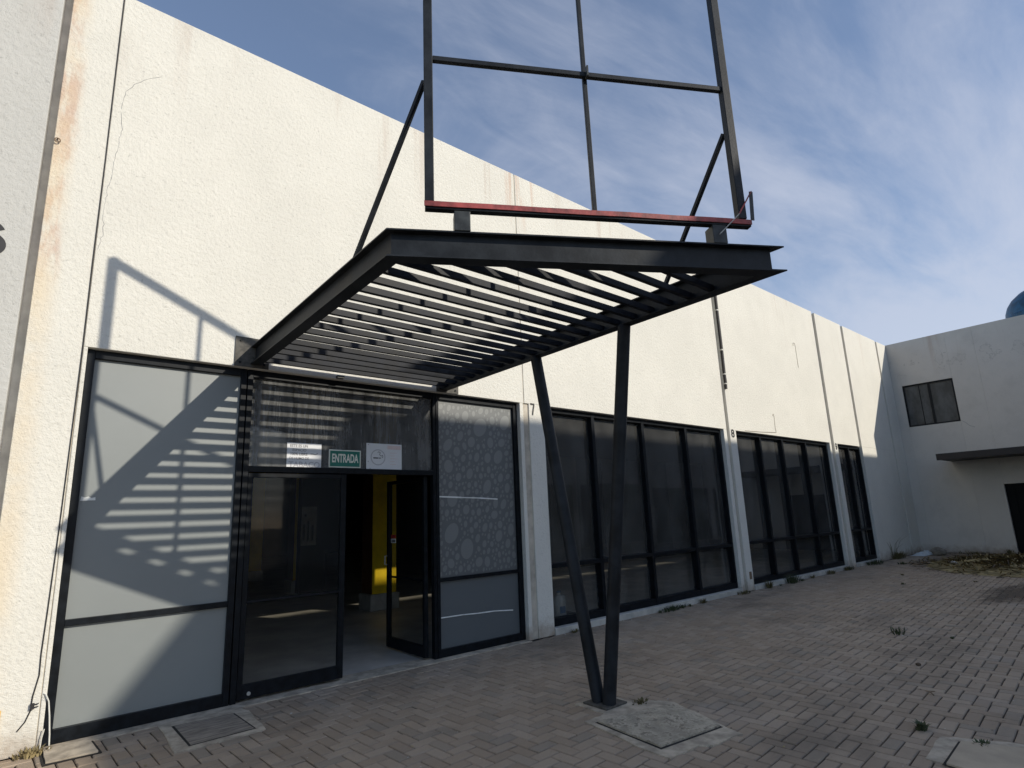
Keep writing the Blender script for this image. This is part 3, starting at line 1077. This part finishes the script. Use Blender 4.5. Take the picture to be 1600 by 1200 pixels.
cg.box(1.975, 2.035, YG - 0.0036, YG - 0.0024, 2.330, 2.343)
cg.box(2.040, 2.072, YG - 0.0036, YG - 0.0024, 2.330, 2.343, 1)
cg.tube([(2.03, YG - 0.003, 2.40), (2.045, YG - 0.003, 2.412), (2.062, YG - 0.003, 2.40), (2.055, YG - 0.003, 2.375), (2.075, YG - 0.003, 2.36), (2.09, YG - 0.003, 2.372)], 0.0032, 6)
cg.tube([(2.085, YG - 0.003, 2.338), (2.098, YG - 0.003, 2.352), (2.092, YG - 0.003, 2.37)], 0.0028, 6)
cg.build('cigarette', [M['black_ink'], M['grey_ink']], nt)
tx = MB()
tx.box(2.155, 2.330, YG - 0.0032, YG - 0.0022, 2.445, 2.49)
for k in range(5):
    tx.box(2.19, 2.19 + (0.085, 0.065, 0.09, 0.06, 0.08)[k], YG - 0.0032, YG - 0.0022, 2.40 - k * 0.034, 2.405 - k * 0.034)
tx.build('print', M['pink_ink'], nt)
for xa, za in ((1.93, 2.21), (1.905, 2.29), (1.905, 2.485)):
    MB().box(xa, xa + 0.012, YG - 0.0032, YG - 0.0022, za, za + 0.008).build('mark', M['grey_ink'], nt)

tn = thing('tobacco_notice', 'white paper notice ending in the word TABACO, left of the ENTRADA sign', 'notice', (1.17, YG, 2.33))
MB().box(0.990, 1.360, YG - 0.002, YG, 2.190, 2.465).build('sheet', M['paper'], tn)
t1 = MB()
text_mesh(t1, 'ESTE ES UN', 1.115, YG - 0.0032, 2.432, 0.040, 0.001, 0.95)
text_mesh(t1, 'ESPACIO', 1.12, YG - 0.0032, 2.388, 0.040, 0.0006, 0.95)
text_mesh(t1, '100% LIBRE', 1.115, YG - 0.0032, 2.345, 0.040, 0.001, 0.95)
text_mesh(t1, 'DE HUMO DE', 1.12, YG - 0.0032, 2.300, 0.036, 0.0005, 0.95)
t1.build('lettering', M['grey_ink'], tn)
text_mesh(MB(), 'TABACO', 1.178, YG - 0.0032, 2.232, 0.085, 0.002, 0.98).build('large_lettering', M['pale_ink'], tn)
tl = MB()
for xa, xb, za, zb in ((1.24, 1.27, 2.352, 2.352), (1.27, 1.29, 2.352, 2.345), (1.29, 1.32, 2.345, 2.36)):
    tl.bar((xa, YG - 0.003, za), (xb, YG - 0.003, zb), 0.001, 0.008)
tl.build('emblem', M['grey_ink'], tn)

# torn tape on the left frosted panel
tt_ = MB()
tt_.prism([(-0.705, 0.0), (-0.60, 0.004), (-0.603, 0.03), (-0.63, 0.024), (-0.65, 0.036), (-0.675, 0.028), (-0.70, 0.038)], 0.0, 0.002)
tt_.v = [(v[0], 0.026 - v[2], 1.875 + v[1]) for v in tt_.v]
tag(tt_.build('torn_tape', M['frost_white'], origin=(-0.65, 0.026, 1.89)), 'scrap of torn white tape stuck on the left frosted pane', 'tape')

# yellow notice at the lower left corner
yn = thing('yellow_notice', 'yellow notice with black lines of print low on the left wall', 'notice', (-1.15, YW, 0.25))
MB().box(-1.30, -1.035, YW - 0.020, YW - 0.0155, 0.06, 0.345).build('sheet', M['yellow_sign'], yn)
yl = MB()
for k, zc in enumerate((0.315, 0.285, 0.258, 0.205)):
    for q in range(7):
        yl.box(-1.275 + q * 0.034, -1.275 + q * 0.034 + 0.024, YW - 0.0215, YW - 0.0202, zc - 0.008, zc + 0.008)
yl.build('print', M['black_ink'], yn)

# ------------------------------------------------------------------ cables
cb = MB()
yc = YW - 0.006
cb.tube([(-0.812, yc, 7.4), (-0.813, yc, 6.5), (-0.811, yc, 5), (-0.815, yc, 4), (-0.813, yc, 3.2), (-0.818, yc, 2.4), (-0.825, yc, 1.6), (-0.835, yc, 1.0), (-0.842, yc, 0.7), (-0.838, yc, 0.55), (-0.862, yc, 0.40), (-0.866, yc, 0.30), (-0.89, yc, 0.23), (-0.93, yc, 0.175)], 0.0045, 8)
cbo = thing('black_cable', 'thin black cable running down the joint at the left and ending in a loose plug', 'cable', (-0.85, yc, 0.175))
cb.build('cord', M['cable'], cbo, smooth=True)
pg = MB()
pg.box(-0.87, -0.845, yc - 0.02, yc + 0.005, 0.315, 0.355)
pg.tube([(-0.848, yc - 0.008, 0.345), (-0.82, yc - 0.008, 0.348)], 0.004, 6)
pg.tube([(-0.848, yc - 0.008, 0.325), (-0.82, yc - 0.008, 0.328)], 0.004, 6)
pg.build('plug', M['cable'], cbo)
wc = MB()
wc.tube([(-0.795, YW - 0.004, 0.41), (-0.785, YW - 0.012, 0.405), (-0.762, YW - 0.02, 0.35), (-0.748, YW - 0.03, 0.25), (-0.735, YW - 0.04, 0.12), (-0.728, YW - 0.05, 0.005)], 0.0052, 8)
wc.tube([(-0.77, YW - 0.03, 0.16), (-0.78, YW - 0.03, 0.10), (-0.785, YW - 0.03, 0.01)], 0.0042, 8)
tag(wc.build('white_cable', M['white_cable'], smooth=True, origin=(-0.73, -0.12, 0)), 'stiff white cable arching out of the wall beside the left frame', 'cable')
# black conduit strip beside joint 8
cs = MB()
for (za, zb, xa, xb) in ((6.75, 4.93, 9.905, 9.905), (4.89, 4.385, 9.905, 9.895), (4.365, 4.18, 9.895, 9.905), (4.155, 4.06, 9.895, 9.89)):
    cs.bar((xa, YW - 0.022, za), (xb, YW - 0.022, zb), 0.055, 0.042, up=(0, 1, 0))
cso = thing('conduit', 'broken black conduit strapped to the wall beside pier 8', 'conduit', (9.9, YW, 4.06))
cs.build('pipe', M['cable'], cso)
for z in (5.8, 4.91, 4.375, 4.168):
    MB().bar((9.86, YW - 0.023, z), (9.96, YW - 0.023, z + 0.008), 0.05, 0.022, up=(0, 0, 1)).build('strap', M['white_cable'], cso)
# rusty wires on the upper wall of bay 8
rw = MB()
rw.tube([(11.86, YW - 0.006, 3.66), (11.89, YW - 0.012, 3.70), (11.92, YW - 0.012, 3.64), (11.91, YW - 0.008, 3.36), (11.93, YW - 0.008, 3.27), (11.2, YW - 0.008, 3.235), (10.5, YW - 0.008, 3.215)], 0.0035, 6)
tag(rw.build('rusty_wire', M['rust'], origin=(11.9, YW, 3.27)), 'rusty wire hooked on the wall just above the shopfront right of pier 8', 'wire')
rw = MB()
rw.tube([(13.64, YW - 0.006, 5.06), (13.62, YW - 0.012, 5.62), (13.60, YW - 0.012, 5.70), (13.50, YW - 0.02, 5.69), (13.47, YW - 0.02, 5.60)], 0.0035, 6)
tag(rw.build('rusty_hook', M['rust'], origin=(13.6, YW, 5.06)), 'thin rusty hook high on the cream wall between piers 8 and 9', 'hook')
# ring bolt on the rusty pier
rb = MB()
ring = [(-1.165 + 0.02 * math.cos(a), YW - 0.02, 5.05 + 0.02 * math.sin(a)) for a in np.linspace(0, 2 * math.pi, 13)]
rb.tube(ring, 0.005, 6)
rb.tube([(-1.165, YW, 5.07), (-1.165, YW - 0.02, 5.07)], 0.006, 6)
tag(rb.build('ring_bolt', M['rust'], origin=(-1.165, YW, 5.05)), 'small rusty ring bolt in the stained pier at the far left', 'bolt')

# ------------------------------------------------------------------ covers in the paving
def jag(poly, n, amp, rnd_):
    out = []
    for i in range(len(poly)):
        a, b = Vector(poly[i]), Vector(poly[(i + 1) % len(poly)])
        for k in range(n):
            q = a.lerp(b, k / n)
            out.append((q.x + rnd_.uniform(-amp, amp), q.y + rnd_.uniform(-amp, amp)))
    return out


rj = random.Random(5)
ic = thing('inspection_cover', 'rough square cement inspection cover beside the V post', 'cover', (2.86, -3.07, 0))
ring = jag([(2.50, -2.62), (2.385, -3.40), (2.40, -3.49), (2.70, -3.49), (2.78, -3.58), (3.10, -3.60), (3.15, -3.47), (3.36, -2.84), (3.25, -2.66), (3.12, -2.60), (3.14, -2.28), (2.75, -2.28), (2.74, -2.62)], 4, 0.012, rj)
MB().prism(ring, -0.013, 0.0085).build('collar', M['concrete'], ic)
MB().prism([(2.538, -2.70), (2.470, -3.362), (3.122, -3.443), (3.298, -2.875)], 0.0086, 0.0094).build('gap', M['gap'], ic)
MB().prism(jag([(2.556, -2.716), (2.492, -3.345), (3.112, -3.424), (3.282, -2.888)], 5, 0.003, rj), 0.0095, 0.022).build('lid', M['cover'], ic)

c3 = thing('access_cover', 'sunken brown cover in a cement surround before the left frosted panel', 'cover', (0.3, -0.5, 0))
MB().prism(jag([(-0.02, -0.135), (-0.02, -0.90), (0.10, -0.93), (0.62, -0.90), (0.64, -0.30), (0.62, -0.135)], 4, 0.012, rj), -0.013, 0.0085).build('surround', M['concrete'], c3)
MB().prism([(0.058, -0.245), (0.078, -0.848), (0.564, -0.829), (0.535, -0.283)], 0.0086, 0.0092).build('gap', M['gap'], c3)
MB().prism([(0.078, -0.262), (0.094, -0.832), (0.55, -0.815), (0.52, -0.298)], 0.0093, 0.0115).build('lid', M['wood_fill'], c3)

c4 = thing('small_cover', 'thin grey cement cover at the foot of the left frame', 'cover', (-0.6, -0.28, 0))
MB().prism([(-0.785, -0.11), (-0.77, -0.465), (-0.425, -0.485), (-0.46, -0.11)], -0.013, 0.0075).build('gap', M['gap'], c4)
MB().prism(jag([(-0.765, -0.112), (-0.75, -0.445), (-0.447, -0.465), (-0.482, -0.112)], 4, 0.003, rj), 0.008, 0.02).build('lid', M['concrete'], c4)

c5 = thing('concrete_slab', 'smooth concrete slab with a cement border at the lower right edge', 'slab', (3.85, -5.1, 0))
MB().prism(jag([(3.51, -4.60), (3.975, -4.575), (4.02, -4.65), (4.16, -4.90), (4.35, -5.7), (3.45, -5.7)], 4, 0.008, rj), -0.013, 0.0085).build('border', M['concrete'], c5)
MB().prism([(3.47, -4.705), (3.955, -4.68), (4.09, -5.0), (4.25, -5.6), (3.40, -5.6)], 0.0086, 0.0094).build('gap', M['gap'], c5)
MB().prism([(3.48, -4.725), (3.94, -4.70), (4.075, -5.01), (4.23, -5.6), (3.42, -5.6)], 0.0095, 0.021).build('lid', M['concrete_warm'], c5)

# ------------------------------------------------------------------ things seen behind the glass
jg = thing('plastic_jug', 'white plastic jug with a blue label standing inside the window beside pier 7', 'jug', (5.30, 0.52, 0.0))
jb = MB()
prof = [(0.10, 0.0), (0.105, 0.01), (0.105, 0.20), (0.095, 0.25), (0.06, 0.29), (0.03, 0.31), (0.03, 0.34)]
vs_ = MB().lathe((0, 0, 0), prof, 24)
jb.add([(5.30 + v[0] * 1.15, 0.50 + v[1] * 0.8, 0.10 + v[2]) for v in vs_.v], vs_.f)
jb.tube([(5.33, 0.50, 0.40), (5.41, 0.50, 0.38), (5.415, 0.50, 0.30)], 0.012, 8)
jb.build('body', M['jug'], jg, smooth=True)
MB().box(5.235, 5.345, 0.413, 0.417, 0.15, 0.25).build('label', M['blue_label'], jg)
MB().tube([(5.30, 0.50, 0.44), (5.30, 0.50, 0.465)], 0.034, 16).build('cap', M['blue_label'], jg)
MB().box(4.9, 5.7, 0.35, 0.75, 0.005, 0.098).build('ledge', M['room_dark'], wh)
sk = MB()
sk.bar((10.12, 0.40, 0.90), (10.33, 0.50, 2.9), 0.035, 0.03)
sk.bar((10.05, 0.32, 0.01), (10.12, 0.40, 0.90), 0.035, 0.03)
tag(sk.build('wooden_batten', M['wood'], origin=(10.1, 0.4, 0)), 'upright pine batten leaning behind the glass left of pier 8', 'batten')
pb = thing('display_board', 'pale board with dark marks on an added dark box in the hall behind the left door', 'board', (4.3, 8.1, 0))
MB().box(3.99, 4.36, 7.985, 7.998, 1.12, 2.04).build('panel', M['plinth'], pb)
for k, (xa, za, zb) in enumerate(((4.03, 1.25, 1.62), (4.13, 1.22, 1.7), (4.24, 1.23, 1.60), (4.06, 1.80, 1.86))):
    MB().box(xa, xa + 0.05, 7.978, 7.984, za, zb).build('mark', M['gap'], pb)
MB().box(3.975, 4.62, 8.0, 8.22, 0.005, 3.3).build('added_dark_box', M['room_dark'], pb)  # added box, only there to make the dark around the second column

# ------------------------------------------------------------------ weeds, straw, rubble
def tuft_mesh(seed, n, h, spread, lean=0.8, flat=1.0):
    r = random.Random(seed)
    vs, fs = [], []
    for _ in range(n):
        a = r.uniform(0, 2 * math.pi)
        d = r.uniform(0, spread)
        bx, by = d * math.cos(a), d * math.sin(a) * flat
        hh = h * r.uniform(0.4, 1.1)
        la = a + r.uniform(-0.7, 0.7)
        ln = r.uniform(0.2, lean) * hh
        w = r.uniform(0.004, 0.010)
        sx, sy = -math.sin(la) * w, math.cos(la) * w
        p0 = (bx, by, 0)
        p1 = (bx + math.cos(la) * ln * 0.4, by + math.sin(la) * ln * 0.4, hh * 0.65)
        p2 = (bx + math.cos(la) * ln * 1.1, by + math.sin(la) * ln * 1.1, hh)
        o = len(vs)
        vs += [(p0[0] - sx * .6, p0[1] - sy * .6, 0), (p0[0] + sx * .6, p0[1] + sy * .6, 0), (p1[0] + sx, p1[1] + sy, p1[2]), (p1[0] - sx, p1[1] - sy, p1[2]), p2]
        fs += [(o, o + 1, o + 2, o + 3), (o + 3, o + 2, o + 4)]
    m = MB()
    m.add(vs, fs)
    return m


WEEDS = [
    (7.18, -0.18, 0.075, 120, 0.22, 'weed', 'low spread of green weed along the kerb under the window left of pier 8', 0.35),
    (8.15, -0.17, 0.07, 60, 0.10, 'weed_dry', 'small dry weed on the kerb between the spread weed and pier 8', 0.5),
    (9.55, -0.17, 0.06, 70, 0.20, 'weed_dry', 'flat dry weed at the foot of pier 8 on its left', 0.4),
    (10.55, -0.17, 0.15, 60, 0.10, 'weed_dry', 'upright dark weed on the kerb just right of pier 8', 0.5),
    (11.55, -0.18, 0.17, 120, 0.20, 'weed', 'leafy green weed on the kerb at the middle of the shopfront right of pier 8', 0.6),
    (13.55, -0.17, 0.09, 60, 0.16, 'weed_dry', 'brownish weed on the kerb left of pier 9', 0.5),
    (14.7, -0.17, 0.09, 60, 0.18, 'weed', 'green weed on the kerb touching pier 9 on its left', 0.5),
    (16.3, -0.20, 0.12, 180, 0.50, 'weed', 'long strip of weed under the last narrow window', 0.3),
    (16.6, -0.75, 0.06, 70, 0.16, 'weed', 'small weed out on the pavers before the last narrow window', 0.6),
    (18.3, -0.18, 0.20, 150, 0.40, 'weed_dry', 'dry weed against the plain wall near the far corner', 0.3),
    (18.0, -0.14, 0.75, 8, 0.03, 'weed_dry', 'single tall dry stalk against the plain wall near the far corner', 0.5),
    (7.42, -3.33, 0.07, 36, 0.14, 'weed', 'sprawling weed alone in the middle of the yard', 0.6),
    (4.06, -4.44, 0.05, 60, 0.06, 'weed', 'small green grass tuft left of the smooth concrete slab', 0.6),
    (3.98, -4.80, 0.035, 50, 0.06, 'weed', 'short green grass in the border of the smooth concrete slab', 0.6),
    (3.16, -2.66, 0.035, 60, 0.10, 'weed_dry', 'flat dry grass behind the rough inspection cover', 0.5),
    (-0.83, -0.15, 0.06, 90, 0.12, 'straw', 'wisp of straw at the foot of the left frame', 0.5),
    (20.6, -1.5, 0.09, 120, 0.5, 'weed_dry', 'dark dry weed along the foot of the far building', 1.0),
    (20.7, -2.25, 0.16, 40, 0.12, 'weed_dry', 'dry weed beside the dark far doorway', 1.0),
]
for i, (x, y_, h, n, sp, mt, lab, flat) in enumerate(WEEDS):
    m = tuft_mesh(100 + i, n, h, sp, 0.9, flat)
    o = m.build('weed', M[mt])
    o.location = (x, y_, 0.0)
    tag(o, lab, 'weed', 'weeds growing in the yard')

protos = []
for k in range(4):
    m = tuft_mesh(300 + k, 26 + 8 * k, 0.05 + 0.012 * k, 0.05 + 0.02 * k, 0.9, 0.6).build('weed', M['weed_dry' if k % 2 else 'weed'])
    protos.append(m)
wr = random.Random(21)
spots = [(wr.uniform(4.9, 17.0), -0.155 + wr.uniform(-0.03, 0.0)) for _ in range(9)] + [(wr.uniform(1.0, 14.0), wr.uniform(-4.3, -0.5)) for _ in range(5)]
for k, (x, y_) in enumerate(spots):
    if k < 4:
        o = protos[k]
    else:
        o = protos[k % 4].copy()
        COL.objects.link(o)
    o.location = (x, y_, 0)
    o.rotation_euler = (0, 0, wr.uniform(0, 6.28) if k >= 9 else wr.uniform(-0.3, 0.3))
    o.scale = (1, 1, wr.uniform(0.6, 1.1)) if k < 9 else (0.7, 0.7, wr.uniform(0.35, 0.6))
    tag(o, 'tiny sprout at the foot of the kerb' if k < 9 else 'tiny sprout in a joint of the open pavers', 'weed', 'tiny sprouts along the kerb' if k < 9 else 'tiny sprouts between the pavers')

# blown leaf litter and grit
lt = MB()
lr = random.Random(31)
for k in range(900):
    if k < 500:
        x, y_ = lr.uniform(4.7, 20.5), -0.13 - abs(lr.gauss(0, 0.10))
    else:
        x, y_ = lr.uniform(-2, 18), lr.uniform(-6, -0.2)
    a, L, w = lr.uniform(0, 6.28), lr.uniform(0.006, 0.022), lr.uniform(0.004, 0.010)
    z0 = 0.004 + lr.uniform(0, 0.004)
    ca, sa = math.cos(a), math.sin(a)
    lt.add([(x - ca * L, y_ - sa * L, z0), (x - sa * w, y_ + ca * w, z0 + lr.uniform(0.001, 0.008)), (x + ca * L, y_ + sa * L, z0 + 0.002), (x + sa * w, y_ - ca * w, z0 + 0.001)], [(0, 3, 2, 1)], lr.choice((0, 0, 1, 2)))
tag(lt.build('leaf_litter', [M['clod'], M['straw'], M['plinth']], origin=(8, -2, 0)), 'bits of dry leaf and grit blown over the pavers and along the kerb', 'litter', kind='stuff')

# straw heap in the far corner
hp = MB()
nx, ny = 56, 36
hv = []
rh = np.random.default_rng(3)
bx, by = 17.4, -3.5
ph = rh.uniform(0, 6, 8)
for j in range(ny + 1):
    for i in range(nx + 1):
        u, v = i / nx * 2 - 1, j / ny * 2 - 1
        rr = math.hypot(u, v)
        x_, y_ = bx + u * 2.9, by + v * 2.35
        h = max(0.0, 1 - rr ** 1.6) * 0.20
        h *= 0.65 + 0.45 * math.sin(3.1 * x_ + ph[0]) * math.sin(2.7 * y_ + ph[1]) + 0.25 * math.sin(7 * x_ + ph[2] + 2 * math.sin(3 * y_))
        hv.append((x_, y_, max(h + rh.normal(0, 0.012) * (1 if rr < 1 else 0), 0) - (0.01 if rr > 0.97 else -0.004)))
hf = []
for j in range(ny):
    for i in range(nx):
        if math.hypot((i + .5) / nx * 2 - 1, (j + .5) / ny * 2 - 1) < 1.0:
            a = j * (nx + 1) + i
            hf.append((a, a + 1, a + nx + 2, a + nx + 1))
hp.add(hv, hf)
for _ in range(5200):
    u, v = rh.normal(0, 0.42), rh.normal(0, 0.42)
    if math.hypot(u, v) > 1.15:
        continue
    x_, y_ = bx + u * 2.9, by + v * 2.35
    z_ = max(0.006, 0.16 * max(0, 1 - math.hypot(u, v) ** 1.6)) + rh.uniform(0, 0.05)
    a = rh.uniform(0, math.pi)
    L = rh.uniform(0.08, 0.34)
    dx, dy = math.cos(a) * L / 2, math.sin(a) * L / 2
    w = rh.uniform(0.005, 0.013)
    wx, wy = -math.sin(a) * w, math.cos(a) * w
    dz = rh.normal(0, 0.03)
    hp.add([(x_ - dx - wx, y_ - dy - wy, max(z_ - dz, .004)), (x_ - dx + wx, y_ - dy + wy, max(z_ - dz, .004) + w), (x_ + dx + wx, y_ + dy + wy, max(z_ + dz, .004) + w), (x_ + dx - wx, y_ + dy - wy, max(z_ + dz, .004))], [(0, 1, 2, 3)], 1 if rh.random() < 0.25 else 0)
tag(hp.build('straw_heap', [M['straw'], M['clod']], origin=(bx, by, 0)), 'low heap of dry straw and cut weeds in the far corner of the yard', 'straw', kind='stuff')


def blob(cx, cy, rx, ry, seed, n=40):
    r = random.Random(seed)
    ph_ = [r.uniform(0, 6.28) for _ in range(4)]
    return [(cx + rx * math.cos(a) * (1 + .18 * math.sin(3 * a + ph_[0]) + .12 * math.sin(7 * a + ph_[1]) + 0.08 * math.sin(13 * a + ph_[2])),
             cy + ry * math.sin(a) * (1 + .18 * math.sin(2 * a + ph_[3]) + .12 * math.sin(5 * a + ph_[1]) + 0.08 * math.sin(11 * a + ph_[0]))) for a in [2 * math.pi * k / n for k in range(n)]]


for cx, cy, rx, ry, sd, lab in ((11.9, -3.75, 1.9, 0.55, 3, 'brown soil stain on the pavers nearer than the straw heap'), (19.5, -2.6, 1.3, 2.2, 4, 'dry soil along the foot of the far building'),
                           (17.4, -3.5, 3.3, 2.6, 8, 'dry soil spread around and under the straw heap'), (-1.5, -0.55, 0.75, 0.42, 6, 'dry soil on the pavers at the lower left corner')):
    so = MB()
    so.prism(blob(cx, cy, rx, ry, sd), -0.01, 0.0075 + 0.0008 * (sd % 3))
    tag(so.build('loose_soil', M['soil'], origin=(cx, cy, 0)), lab, 'soil', kind='stuff')

# stones and rubbish
def stone(loc, r, seed, mat, lab, cat, name, squash=0.7):
    bm = bmesh.new()
    bmesh.ops.create_icosphere(bm, subdivisions=3, radius=r)
    rr = random.Random(seed)
    f = [Vector((rr.uniform(-1, 1), rr.uniform(-1, 1), rr.uniform(-1, 1))).normalized() for _ in range(9)]
    for v in bm.verts:
        n = v.co.normalized()
        k = 1.0
        for d in f:
            q = n.dot(d)
            if q > 0.72:
                k = min(k, 0.78 / q)
        v.co *= k * (1 + rr.uniform(-0.02, 0.02))
        v.co.z = v.co.z * squash
    me = bpy.data.meshes.new(name)
    bm.to_mesh(me)
    bm.free()
    me.materials.append(mat)
    o = bpy.data.objects.new(name, me)
    COL.objects.link(o)
    o.location = (loc[0], loc[1], r * squash * 0.7)
    return tag(o, lab, cat)


stone((19.75, -0.80), 0.21, 1, M['rock'], 'largest grey stone near the far corner', 'stone', 'stone')
stone((16.4, -1.9), 0.10, 2, M['plinth'], 'pale stone at the left edge of the straw heap', 'stone', 'stone', 0.8)
stone((15.6, -3.3), 0.07, 3, M['plinth'], 'small pale stone on the front of the straw heap', 'stone', 'stone', 0.9)
stone((5.93, -3.93), 0.025, 4, M['clod'], 'tiny dark clod on the open pavers', 'clod', 'clod', 0.7)
bgm = MB()
rr_ = random.Random(9)
gx, gy = 14, 6
gv = []
for j in range(gy + 1):
    for i in range(gx + 1):
        u, v = i / gx, j / gy
        gv.append((19.2 + u * 1.25, -0.55 + v * 0.38 - 0.12 * u, 0.012 + 0.13 * math.sin(math.pi * u) * math.sin(math.pi * v) * rr_.uniform(0.3, 1.2)))
bgm.add(gv, [(j * (gx + 1) + i, j * (gx + 1) + i + 1, (j + 1) * (gx + 1) + i + 1, (j + 1) * (gx + 1) + i) for j in range(gy) for i in range(gx)])
tag(bgm.build('plastic_sack', M['jug'], origin=(19.8, -0.4, 0)), 'crumpled pale plastic sack lying in the far corner by the wall', 'sack')
tw = MB()
tw.tube([(4.94, -4.30, 0.012), (5.0, -4.26, 0.02), (5.05, -4.28, 0.014)], 0.005, 5)
tw.tube([(4.99, -4.265, 0.018), (5.03, -4.22, 0.013)], 0.004, 5)
tag(tw.build('twig', M['rust'], origin=(5, -4.27, 0)), 'small dark forked twig on the pavers above the concrete slab', 'twig')
